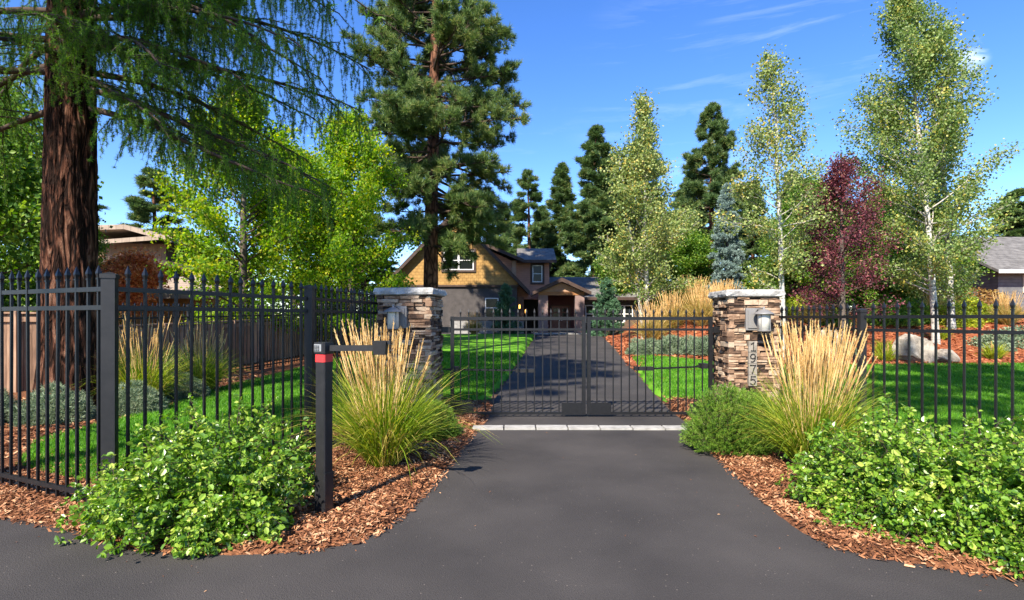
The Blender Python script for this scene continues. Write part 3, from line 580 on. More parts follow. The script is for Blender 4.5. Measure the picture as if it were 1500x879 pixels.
# ------------------------------------------------------------------ stone pillars
def pillar(label, cx, cy, wx, wy, h, yaw, seed, captop):
    rng = np.random.default_rng(seed); root = thing('stone_pillar', label, 'pillar', (cx, cy, 0), 'ledge stone gate pillars')
    ca, sa = math.cos(yaw), math.sin(yaw)
    def W(p): p = np.asarray(p, float).reshape(-1, 3); return np.stack([cx+p[:, 0]*ca-p[:, 1]*sa, cy+p[:, 0]*sa+p[:, 1]*ca, p[:, 2]], 1)
    hx, hy = wx/2, wy/2
    g = Geo(); t = Geo().box(-hx+.022, hx-.022, -hy+.022, hy-.022, -.1, h); g.add(W(t.v[0]), t.loops[0].reshape(-1, 4)); g.build('core', M['mortar'], root)
    g = Geo()
    for side in range(4):
        z = -.05; w_ = (wx if side % 2 == 0 else wy)
        while z < h-.01:
            hh = float(rng.choice([.035, .045, .055, .07, .085])); hh = min(hh, h-z)
            if hh < .02: break
            x = -w_/2+ (0 if rng.random() < .5 else .0)
            while x < w_/2-.01:
                L = rng.uniform(.08, .32); 
                if x+L > w_/2-.07: L = w_/2-x
                # split some stones into two thin ones
                subs = [(z, z+hh)] if (hh < .06 or rng.random() < .6) else [(z, z+hh*.48), (z+hh*.48, z+hh)]
                for (za, zb) in subs:
                    dp = rng.uniform(-.022, .02)
                    a, b = x+.003, x+L-.003; j = lambda s=.006: rng.uniform(-s, s)
                    dep = (hy if side % 2 == 0 else hx)
                    y_f, y_b = -(dep+dp), -(dep-.08)
                    # end stones wrap corner
                    if x <= -w_/2+.001: a = x - dp*.5+.004
                    if x+L >= w_/2-.001: b = x+L + dp*.5-.004
                    m_ = (a+b)/2; bev = .007
                    v = [(a, y_b, za+.002), (b, y_b, za+.002), (b, y_b, zb-.002), (a, y_b, zb-.002),
                         (a, y_f+bev, za+.002), (m_, y_f+bev, za+.002), (b, y_f+bev, za+.002), (b, y_f+bev, zb-.002), (m_, y_f+bev, zb-.002), (a, y_f+bev, zb-.002),
                         (a+bev, y_f+j(), za+.002+bev), (m_, y_f+j(.01), za+.002+bev), (b-bev, y_f+j(), za+.002+bev), (b-bev, y_f+j(), zb-.002-bev), (m_, y_f+j(.01), zb-.002-bev), (a+bev, y_f+j(), zb-.002-bev)]
                    v = np.array(v)
                    for _ in range(side): v = np.stack([-v[:, 1], v[:, 0], v[:, 2]], 1)
                    f4 = [(10, 11, 14, 15), (11, 12, 13, 14), (4, 5, 11, 10), (5, 6, 12, 11), (6, 7, 13, 12), (7, 8, 14, 13), (8, 9, 15, 14), (9, 4, 10, 15), (0, 4, 9, 3), (6, 1, 2, 7), (0, 1, 6, 5), (0, 5, 4, 4), (3, 9, 8, 8), (3, 8, 7, 2)]
                    tri = [q[:3] for q in f4 if q[2] == q[3]]; quad = [q for q in f4 if q[2] != q[3]]
                    n0 = g.n; g.add(W(v), quad); g.sizes.append(np.full(len(tri), 3)); g.loops.append((np.array(tri)+n0).ravel())
                x += L
            z += hh
    g.build('stone_veneer', M['stone'], root)
    # rough-edged cap
    g = Geo(); ov = .05; per = []
    nseg = 12; cs = [(-hx-ov, -hy-ov), (hx+ov, -hy-ov), (hx+ov, hy+ov), (-hx-ov, hy+ov)]
    for k in range(4):
        a, b = np.array(cs[k]), np.array(cs[(k+1) % 4])
        for i in range(nseg): per.append(a+(b-a)*i/nseg)
    per = np.array(per); n = len(per); rings = []
    for (sc, zz, jj) in ((.93, h-.002, .0), (.985, h+.012, .008), (1.0, h+.04, .010), (.99, captop-.022, .009), (.965, captop-.004, .004), (.80, captop+.006, .0), (.4, captop+.014, 0)):
        rings.append(np.column_stack([per*sc + rng.normal(0, jj*.6, (n, 2)), np.full(n, zz)+rng.normal(0, jj*.3, n)]))
    f = [(i*n+j, i*n+(j+1) % n, (i+1)*n+(j+1) % n, (i+1)*n+j) for i in range(len(rings)-1) for j in range(n)]
    g.add(W(np.concatenate(rings)), f)
    top = rings[-1]; g.add(W(top), [tuple(range(n))]); g.add(W(rings[0]), [tuple(range(n-1, -1, -1))])
    g.build('cap_stone', M['cap'], root, smooth=False)
    return root, W
PL, WL = pillar('stone pillar with grey cap left of the gate, behind the tall grass plumes', -1.545, 8.38, .80, .74, 1.86, -R(6), 11, 1.965)
PR, WR = pillar('stone pillar with the house number 1975 right of the gate', 3.545, 8.33, .73, .76, 1.83, -R(3), 12, 1.935)

def lantern(label, W, lx, zc, fx):
    # lx: x on the pillar's front face; fx: sideways offset of the lantern body from its plate
    root = thing('wall_lantern', label, 'lantern', tuple(W([(lx, -.44, zc-.17)])[0]), 'pillar lanterns')
    def emit(geo, name, mat, parent=root, smooth=False):
        geo.v = [W(v) for v in geo.v]; return geo.build(name, mat, parent, smooth)
    yf = -.385
    pl_ = emit(Geo().box(lx-.10, lx+.10, yf-.030, yf+.05, zc-.155, zc+.165), 'back_plate', M['lamp_grey'])
    emit(Geo().box(lx-.072, lx+.072, yf-.045, yf-.031, zc-.125, zc+.135), 'raised_panel', M['lamp_grey'], pl_)
    ax, ay = lx+fx, yf-.17
    emit(Geo().tube([(lx+fx*.3, yf-.03, zc+.09), (lx+fx*.5, yf-.08, zc+.155), (ax, yf-.13, zc+.165), (ax, ay, zc+.15)], .012, 8), 'arm', M['lamp_grey'], smooth=True)
    emit(Geo().lathe([(.0, .185), (.010, .183), (.014, .165), (.012, .150), (.05, .138), (.105, .105), (.135, .085), (.137, .075), (.13, .074), (.085, .08)], (ax, ay, zc), 28), 'hood', M['lamp_grey'], smooth=True)
    emit(Geo().lathe([(.083, .085), (.085, -.15), (.075, -.152)], (ax, ay, zc), 28), 'glass_shade', M['lamp_glass'], smooth=True)
    g = Geo().lathe([(.0, -.175), (.06, -.175), (.09, -.165), (.09, -.147), (.0, -.147)], (ax, ay, zc), 28)
    for k in range(4):
        th = PI/4+k*PI/2; x, y = ax+.088*math.cos(th), ay+.088*math.sin(th); g.box(x-.005, x+.005, y-.005, y+.005, zc-.16, zc+.08)
    emit(g, 'cage', M['lamp_grey'])
lantern('grey hooded lantern on the left stone pillar', WL, -.05, 1.53, -.055)
lantern('pale hooded lantern above the house number on the right pillar', WR, -.03, 1.50, .10)
# house number: four tiles, one digit each
SEG = {'1': [[(-.15, .28), (.05, .4), (.05, -.4)], [(-.14, -.4), (.24, -.4)]],
       '9': [[(.22, .12), (.14, -.02), (-.04, -.06), (-.2, .02), (-.24, .18), (-.16, .34), (0, .4), (.16, .34), (.23, .18), (.22, -.05), (.14, -.26), (0, -.38), (-.16, -.38)]],
       '7': [[(-.24, .4), (.24, .4), (.08, .05), (-.06, -.4)]],
       '5': [[(.22, .4), (-.16, .4), (-.2, .06), (-.02, .12), (.16, .06), (.23, -.12), (.16, -.32), (-.02, -.4), (-.22, -.32)]]}
t_ = thing('house_number', 'vertical strip of four stone tiles reading 1975 on the right pillar', 'house number', tuple(WR([(-.02, -.42, .54)])[0]))
tx = -.035
for k, ch in enumerate('1975'):
    z1 = 1.185-k*.163; z0 = z1-.158; gg = Geo().box(tx-.058, tx+.058, -.425, -.36, z0, z1); gg.v = [WR(v) for v in gg.v]
    tl = gg.build('number_tile', M['tile'], t_)
    gg = Geo(); zc = (z0+z1)/2; sc = .145
    for st in SEG[ch]:
        pts = [(tx+a*sc, -.428, zc+b*sc) for a, b in st]
        for p, q in zip(pts[:-1], pts[1:]): gg.bar(p, q, .008, .017, up=(0, 1, 0) if True else None)
        for p in pts: gg.box(p[0]-.008, p[0]+.008, -.4325, -.4235, p[2]-.008, p[2]+.008)
    gg.v = [WR(v) for v in gg.v]; gg.build('digit', M['digit'], tl)

# ------------------------------------------------------------------ gate
GY = 8.42
gp = picket_mesh(1.63, .017, 'gate_picket')
def gate(label, xa, xb, hinge, n, arm):
    root = thing('driveway_gate', label, 'gate', (hinge, GY, 0), 'iron gate leaves')
    for x in (xa, xb):
        w_ = .055 if True else .05
        Geo().box(x-w_/2, x+w_/2, GY-.025, GY+.025, .03, 1.545).build('stile', M['iron'], root)
    for z, h_ in ((1.515, .05), (1.345, .035), (.055, .04)):
        Geo().box(xa+.028, xb-.028, GY-.019, GY+.019, z-h_/2, z+h_/2).build('rail', M['iron'], root)
    for i in range(1, n+1):
        inst('picket', gp, root, (xa+(xb-xa)*i/(n+1), GY, .04))
    sgn = 1 if hinge < 1 else -1
    # corner plates
    Geo().box(min(hinge+sgn*.03, hinge+sgn*.33), max(hinge+sgn*.03, hinge+sgn*.33), GY-.03, GY-.021, .035, .21).build('kick_plate', M['iron'], root)
    mt = xb if sgn > 0 else xa
    Geo().box(min(mt-sgn*.03, mt-sgn*.34), max(mt-sgn*.03, mt-sgn*.34), GY-.03, GY-.021, .03, .22).build('lock_plate', M['iron'], root)
    for z in (1.34, .25):
        Geo().box(min(hinge-sgn*.16, hinge-sgn*.028), max(hinge-sgn*.16, hinge-sgn*.028), GY-.04, GY+.04, z-.045, z+.045).build('hinge', M['iron'], root)
    # opener arm behind the leaf
    (h0, h1, z0, z1) = arm
    g = Geo(); g.bar((h0, GY+.14, z0), (h1, GY+.08, z1), .028, .024); op = g.build('opener_arm', M['iron'], root)
    g = Geo(); e = h1; g.box(min(e, e+sgn*.3), max(e, e+sgn*.3), GY+.045, GY+.12, z1-.028, z1+.03)
    g.build('motor_housing', M['iron_post'], op)
    g = Geo(); x = h0+sgn*.22; g.box(x-.05, x+.05, GY+.02, GY+.17, z0-.03, z0+.045); g.box(x-.09, x+.09, GY+.1, GY+.14, z0-.015, z0+.015); g.build('bracket', M['iron_post'], op)
gate('left leaf of the black iron driveway gate', -.92, 1.105, -.92, 15, (-1.1, .06, .72, .705))
gate('right leaf of the black iron driveway gate', 1.185, 3.06, 3.06, 14, (3.2, 2.2, .77, .735))

# ------------------------------------------------------------------ keypad pedestal
kx, ky = -1.445, 4.2
t_ = thing('keypad_post', 'black gate keypad post with a red band and side arm beside the driveway', 'keypad post', (kx, ky, 0))
a_ = R(-24); ca, sa = math.cos(a_), math.sin(a_)
def K(geo):
    geo.v = [np.stack([kx+v[:, 0]*ca-v[:, 1]*sa, ky+v[:, 0]*sa+v[:, 1]*ca, v[:, 2]], 1) for v in geo.v]; return geo
def rbox(x0, x1, y0, y1, z0, z1, c=.008):
    g = Geo(); return g.prism([(x0+c, y0), (x1-c, y0), (x1, y0+c), (x1, y1-c), (x1-c, y1), (x0+c, y1), (x0, y1-c), (x0, y0+c)], 'z', z0, z1)
K(rbox(-.047, .047, -.047, .047, 0, 1.25)).build('post', M['iron_post'], t_)
K(rbox(-.052, .052, -.052, .052, -.02, .34)).build('base_sleeve', M['iron_post'], t_)
K(rbox(-.049, .049, -.049, .049, 1.185, 1.245)).build('red_band', M['red'], t_)
hd = K(rbox(-.054, .054, -.06, .056, 1.252, 1.335, .012)).build('head', M['iron_post'], t_)
K(Geo().box(-.04, .03, -.064, -.0605, 1.268, 1.322)).build('keypad', M['panel_metal'], hd)
g = Geo()
for i in range(3):
    for j in range(4): x = -.03+i*.018; z = 1.276+j*.011; g.box(x-.006, x+.006, -.067, -.0645, z-.0035, z+.0035)
K(g).build('key', M['digit'], hd)
ar = Geo().box(kx+.05, kx+.40, ky-.022, ky+.022, 1.268, 1.312).build('side_arm', M['iron_post'], t_)
g = Geo(); cx = kx+.44
vs = [(cx-.05, ky-.045, 1.24), (cx+.038, ky-.045, 1.24), (cx+.038, ky+.04, 1.24), (cx-.05, ky+.04, 1.24), (cx-.058, ky-.055, 1.345), (cx+.048, ky-.055, 1.345), (cx+.048, ky+.05, 1.345), (cx-.058, ky+.05, 1.345)]
g.add(vs, [(3, 2, 1, 0), (4, 5, 6, 7), (0, 1, 5, 4), (1, 2, 6, 5), (2, 3, 7, 6), (3, 0, 4, 7)])
g.box(cx+.048, cx+.075, ky-.03, ky+.03, 1.318, 1.347)
g.build('reader_box', M['grey_metal'] if False else M['iron_post'], t_)

# ------------------------------------------------------------------ house
HY = 36.0; G0 = .55
house = thing('craftsman_house', 'brown craftsman house with ochre gable at the end of the driveway', 'house', (0, HY, G0))
hc, hw, Zs = -3.83, 4.17, 3.70; apex = 8.45; sl = 1.04
def rz(x): return apex - abs(x-hc)*sl
Geo().prism([(hc-hw, G0-.4), (hc+hw, G0-.4), (hc+hw, Zs), (hc-hw, Zs)], 'y', HY, HY+9).build('lower_wall', M['stucco'], house)
Geo().prism([(hc-hw-.04, Zs), (hc+hw+.04, Zs), (hc+hw+.04, rz(hc+hw)-.2), (hc, apex-.2), (hc-hw-.04, rz(hc-hw)-.2)], 'y', HY-.08, HY+9).build('gable_wall', M['ochre'], house)
Geo().box(hc-hw-.1, hc+hw+.1, HY-.14, HY-.06, Zs-.12, Zs-.0).build('belt_trim', M['fascia'], house)
rf = Geo(); e = 4.96
rf.prism([(hc-e, apex-e*sl), (hc, apex), (hc, apex-.2), (hc-e, apex-e*sl-.2)], 'y', HY-.5, HY+9.5)
rf.prism([(hc, apex), (hc+e, apex-e*sl), (hc+e, apex-e*sl-.2), (hc, apex-.2)], 'y', HY-.5, HY+9.5)
roofo = rf.build('main_roof', M['roof'], house)
g = Geo()
for s in (-1, 1):
    g.prism([(hc, apex+.03), (hc+s*(e+.03), apex-(e+.03)*sl+.03), (hc+s*(e+.03), apex-(e+.03)*sl-.27), (hc, apex-.27)], 'y', HY-.56, HY-.503)
g.build('rake_board', M['fascia'], roofo)
def window(parent, x0, x1, z0, z1, y, panes=1, trim=None, hung=True):
    f = Geo(); fw = .06
    f.box(x0, x0+fw, y-.05, y+.02, z0, z1); f.box(x1-fw, x1, y-.05, y+.02, z0, z1); f.box(x0+fw, x1-fw, y-.05, y+.02, z0, z0+fw); f.box(x0+fw, x1-fw, y-.05, y+.02, z1-fw, z1)
    for k in range(1, panes): xx = x0+(x1-x0)*k/panes; f.box(xx-.06, xx+.06, y-.052, y+.02, z0+fw, z1-fw)
    if hung: zz = (z0+z1)/2; f.box(x0+fw, x1-fw, y-.044, y+.015, zz-.025, zz+.025)
    wo = f.build('window', M['white'], parent)
    Geo().box(x0+.03, x1-.03, y-.012, y+.01, z0+.03, z1-.03).build('pane', M['glass'], wo)
    if trim:
        tr = Geo(); tw = .14
        for (a, b, c, d) in ((x0-tw, x0-.002, z0-tw, z1+tw), (x1+.002, x1+tw, z0-tw, z1+tw), (x0-.002, x1+.002, z1+.002, z1+tw), (x0-.002, x1+.002, z0-tw, z0-.002)): tr.box(a, b, y-.065, y+.01, c, d)
        tr.build('window_trim', trim, wo)
window(house, -4.50, -2.52, 4.68, 5.95, HY-.10, 2, M['fascia'])
window(house, -1.77, -.89, 1.54, 2.85, HY-.02, 1)
# corner pier with sconces, recess, entry
Geo().box(.36, .78, HY+.3, HY+1.6, G0-.3, 2.95).build('corner_pier', M['stucco_warm'], house)
for (sx, sz, yy) in ((.50, 2.28, HY+.22), (.95, 1.98, HY+1.6)):
    s_ = Geo().box(sx-.07, sx+.07, yy-.05, yy+.08, sz-.17, sz+.17).build('sconce', M['fascia'], house)
    Geo().box(sx-.05, sx+.05, yy-.09, yy-.052, sz-.12, sz+.12).build('lamp_glass', M['lit'], s_)
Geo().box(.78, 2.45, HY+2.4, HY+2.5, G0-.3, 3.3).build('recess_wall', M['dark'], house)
Geo().box(2.45, 4.6, HY+1.0, HY+1.1, G0-.3, 3.4).build('entry_wall', M['maroon'], house)
d_ = Geo().box(2.62, 2.68, HY+.93, HY+1.0, G0, 2.42).box(3.90, 3.96, HY+.93, HY+1.0, G0, 2.42).box(2.68, 3.90, HY+.93, HY+1.0, 2.36, 2.42).build('door_frame', M['fascia'], house)
for k in range(2):
    x0 = 2.69+k*.605; do = Geo().box(x0, x0+.595, HY+.95, HY+.995, G0+.01, 2.355).build('front_door', M['doorwood'], house)
    g = Geo(); 
    for q in range(2):
        for r_ in range(2): g.box(x0+.10+q*.21, x0+.28+q*.21, HY+.93, HY+.948, 1.62+r_*.32, 1.86+r_*.32)
    g.build('door_glass', M['glass'], do)
    Geo().box(x0+(.52 if k == 0 else .04), x0+(.555 if k == 0 else .075), HY+.89, HY+.94, 1.35, 1.62).build('handle', M['panel_metal'], do)
# porch
PYf = 33.0
porch = house
pr = Geo(); ax_, az = 2.98, 3.92; le_ = 1.72
pr.prism([(ax_-le_, 3.10), (ax_, az), (ax_, az-.16), (ax_-le_, 2.94)], 'y', PYf-.45, HY+1.0)
pr.prism([(ax_, az), (ax_+le_, 3.10), (ax_+le_, 2.94), (ax_, az-.16)], 'y', PYf-.45, HY+1.0)
po_ = pr.build('porch_roof', M['roof'], house)
g = Geo()
for s in (-1, 1): g.prism([(ax_, az+.02), (ax_+s*(le_+.03), 3.105), (ax_+s*(le_+.03), 2.90), (ax_, az-.22)], 'y', PYf-.51, PYf-.453)
g.build('rake_board', M['fascia'], po_)
Geo().prism([(ax_-1.25, 3.12), (ax_+1.25, 3.12), (ax_+.62, 3.40), (ax_, 3.66), (ax_-.62, 3.40)], 'y', PYf-.05, PYf+.1).build('porch_gable', M['tan'], house)
Geo().box(ax_-1.36, ax_+1.36, PYf-.12, PYf+.2, 2.90, 3.11).build('porch_beam', M['beam'], house)
for x0 in (1.60, 3.80):
    Geo().box(x0, x0+.56, PYf-.1, PYf+.45, G0-.3, 2.90).build('porch_column', M['column'], house)
Geo().box(1.3, 4.6, PYf-.3, HY+1.0, G0-.3, G0+.06).build('porch_floor', M['concrete'], house)
# upper dormer parts
Y1 = 37.0
Geo().prism([(-1.9, 3.6), (-.03, 3.0), (-.03, 5.42), (-1.9, 6.3)], 'y', Y1, Y1+4).build('dormer_wall', M['pink'], house)
g = Geo().prism([(-2.4, 6.78), (.75, 5.45), (.75, 5.30), (-2.4, 6.62)], 'y', Y1-.6, Y1+4.5); dr = g.build('dormer_roof', M['roof'], house)
Geo().prism([(-2.42, 6.81), (.78, 5.46), (.78, 5.24), (-2.42, 6.58)], 'y', Y1-.66, Y1-.603).build('rake_board', M['fascia'], dr)
Y2 = 37.5
Geo().box(-.02, 2.56, Y2, Y2+4, 2.8, 5.5).build('upper_wall', M['pink'], house)
Geo().box(-.0, .28, Y2-.6, Y2-.0, 4.2, 5.4).build('corner_wall', M['tan'], house)
g = Geo().prism([(Y2-.6, 5.45), (Y2+1.9, 6.55), (Y2+4.4, 5.45), (Y2+4.4, 5.30), (Y2+1.9, 6.38), (Y2-.6, 5.30)], 'x', .35, 3.0); ur = g.build('upper_roof', M['roof'], house)
Geo().box(.35, 3.02, Y2-.66, Y2-.603, 5.26, 5.46).build('fascia_board', M['fascia'], ur)
window(house, 1.40, 2.08, 3.98, 5.15, Y2-.01, 1, M['fascia'])
# right wing
Geo().box(4.62, 10.2, 38.0, 44, G0-.3, 2.95).build('wing_wall', M['stucco'], house)
g = Geo().prism([(37.4, 2.95), (42, 4.68), (46.5, 2.95), (46.5, 2.80), (42, 4.52), (37.4, 2.80)], 'x', 2.3, 10.6); wr = g.build('wing_roof', M['roof'], house)
Geo().box(2.3, 10.6, 37.34, 37.398, 2.76, 2.96).build('fascia_board', M['fascia'], wr)
window(house, 5.10, 6.25, 1.20, 2.42, 37.98, 2)
window(house, 7.2, 8.4, 1.20, 2.42, 37.98, 2)
tag(Geo().box(-3.9, .75, 34.4, 34.75, .3, 1.33).build('garden_wall', M['planter']), 'low grey block garden wall before the craftsman house', 'wall')

# neighbour's house, left (tan boards)
nb = thing('neighbour_house', 'tan neighbouring house with stepped low roofs behind the big larch', 'house', (-22, 30, 0))
Geo().box(-24, -19.0, 30, 38, 0, 5.6).build('upper_wall', M['boards'], nb)
r_ = Geo().prism([(-26, 6.35), (-20.6, 6.5), (-18.1, 5.75), (-18.1, 5.55), (-20.6, 6.25), (-26, 6.1)], 'y', 29.0, 39).build('upper_roof', M['tanroof'], nb)
g = Geo(); g.add([(-22.7, 28.9, 5.6), (-18.0, 28.9, 5.95), (-18.6, 38, 7.2), (-23.3, 38, 6.9)], [(0, 1, 2, 3)]); g.add([(-22.7, 28.9, 5.6), (-22.7, 28.9, 5.38), (-18.0, 28.9, 5.72), (-18.0, 28.9, 5.95)], [(0, 1, 2, 3)])
g.build('roof_slope', M['tanroof'], nb)
Geo().box(-21.4, -16.2, 27.2, 32, 0, 3.6).build('lower_wall', M['boards'], nb)
Geo().prism([(-22.2, 3.85), (-19, 4.7), (-15.6, 3.95), (-15.6, 3.75), (-19, 4.45), (-22.2, 3.6)], 'y', 26.5, 33).build('lower_roof', M['fascia'], nb)
g = Geo(); g.add([(-16.6, 21.8, 2.5), (-11.9, 21.8, 2.5), (-11.9, 25.5, 3.9), (-16.6, 25.5, 3.3)], [(0, 1, 2, 3)]); g.add([(-16.6, 21.8, 2.5), (-16.6, 21.8, 2.3), (-11.9, 21.8, 2.3), (-11.9, 21.8, 2.5)], [(0, 1, 2, 3)])
g.build('garage_roof', M['tanroof'], nb)
Geo().box(-16.4, -12.1, 22.1, 26, 0, 2.35).build('garage_wall', M['beam'], nb)
# neighbour's house, right (grey clapboard)
nr = thing('neighbour_house', 'grey clapboard neighbouring house at the far right edge', 'house', (29, 31, 1.2))
Geo().box(27.6, 38, 31, 40, 1.0, 4.22).build('wall', M['greysiding'], nr)
rr = Geo().prism([(30.3, 4.2), (35.5, 6.8), (40.7, 4.2), (40.7, 4.05), (35.5, 6.6), (30.3, 4.05)], 'x', 27.0, 38.5).build('roof', M['roof'], nr)
Geo().box(27.0, 38.5, 30.24, 30.298, 4.02, 4.22).build('gutter', M['white'], rr)
window(nr, 29.0, 31.2, 2.95, 4.0, 30.98, 2)

# ------------------------------------------------------------------ plants
def path(p0, d, L, n, droop, wob, rng):
    pts = [np.array(p0, float)]; d = np.array(d, float); d /= np.linalg.norm(d); st = L/n
    for i in range(n):
        d = d + rng.normal(0, wob, 3) + np.array([0, 0, droop]); d /= np.linalg.norm(d); pts.append(pts[-1]+d*st)
    return np.array(pts)
def along(pts, u):
    n = len(pts)-1; x = np.clip(u, 0, .9999)*n; i = x.astype(int); f = (x-i)[:, None]; return pts[i]*(1-f)+pts[i+1]*f
def trunk_pts(H, lean, wob, rng, n=14, z0=-.15):
    t = np.linspace(0, 1, n); p = np.zeros((n, 3)); p[:, 2] = z0+(H-z0)*t
    p[:, 0] = lean[0]*t**1.3; p[:, 1] = lean[1]*t**1.3
    wv_ = np.cumsum(rng.normal(0, wob, (n, 2)), 0); wv_ -= wv_[0]; p[:, :2] += wv_*np.linspace(0, 1, n)[:, None]
    return p
def tree_geo(H, r0, base, prof, nbr, elev, seed, mode='leaf', leaf=.06, per=40, twigs=6, lean=(0, 0), droop=0., wob=.06, twl=.35, tw_el=.3, asp=.7, nk=10, nl=.16, nw=.012, start=.25, brr=.28, skip=0, sprd=.12, az=None, topup=0, fill=.9):
    rng = np.random.default_rng(seed); T = Geo(); B = Geo(); F = Geo()
    tp = trunk_pts(H, lean, H*.0035, rng); tt = np.linspace(0, 1, len(tp)); tr = r0*(1-tt)**.85+.012; tr[0] *= 1.25
    T.tube(tp, tr, 12)
    PP = []; DD = []
    for i in range(nbr):
        u = base+(1-base)*((i+rng.random())/nbr)**fill
        if rng.random() < skip: continue
        p0 = along(tp, np.array([u]))[0]; a = rng.uniform(0, 2*PI) if az is None else az(rng, u)
        uu = (u-base)/(1-base); L = prof(uu)*rng.uniform(.72, 1.12)
        if L < .12: continue
        e = R(elev(uu) if callable(elev) else elev)+rng.normal(0, .12); d = (math.cos(a)*math.cos(e), math.sin(a)*math.cos(e), math.sin(e))
        bp = path(p0, d, L, 7, droop, wob, rng); rb = max(.008, min(r0*brr*(1-u)**.6, L*.02))
        B.tube(bp, rb*(1-np.linspace(0, .88, 8)), 5)
        nt_ = max(2, int(twigs*(.5+L/prof(.3))))
        for k in range(nt_):
            s = start+(1-start)*((k+rng.random())/nt_); q0 = along(bp, np.array([s]))[0]; i0 = min(int(s*7), 6); bd = bp[i0+1]-bp[i0]; bd /= np.linalg.norm(bd)
            td = bd*.7 + rdir(rng, 1)[0]*.75 + np.array([0, 0, tw_el]); l = max(.1, L*twl*(1.15-s)*rng.uniform(.6, 1.2))
            tw = path(q0, td, l, 3, droop*.5, .12, rng); B.tube(tw, np.linspace(max(rb*.35, .004), .003, 4), 3)
            if mode == 'leaf':
                m_ = max(3, int(per*rng.uniform(.5, 1.4)*(.4+l))); uu2 = rng.uniform(.15, 1.05, m_); PP.append(along(tw, uu2)+rng.normal(0, sprd, (m_, 3)))
            else:
                m_ = max(1, int(per*rng.uniform(.6, 1.3)*(.4+l))); uu2 = rng.uniform(.35, 1.0, m_)**.7; PP.append(along(tw, uu2)+rng.normal(0, sprd*.3, (m_, 3)))
                dd = tw[-1]-tw[0]; dd /= np.linalg.norm(dd); DD.append(np.repeat((dd+np.array([0, 0, .4]))[None], m_, 0))
    P = np.concatenate(PP)
    if mode == 'leaf': leaves(F, P, leaf, rng, asp, .35, droop=.5)
    else: needles(F, P, unit(np.concatenate(DD)), nk, nl, nw, rng, .95)
    return T, B, F
def tree(name, label, cat, x, y, geos, mats, z=None, group=None, parts=('trunk', 'branches', 'crown')):
    z = hz(x, y) if z is None else z; root = thing(name, label, cat, (x, y, z), group)
    for g_, m_, p_ in zip(geos, mats, parts):
        o = bpy.data.objects.new(p_, g_.mesh(p_, m_, (0, 0, 0), p_ != 'crown')); C.objects.link(o); o.parent = root; ORG[o.name] = (x, y, z)
    return root

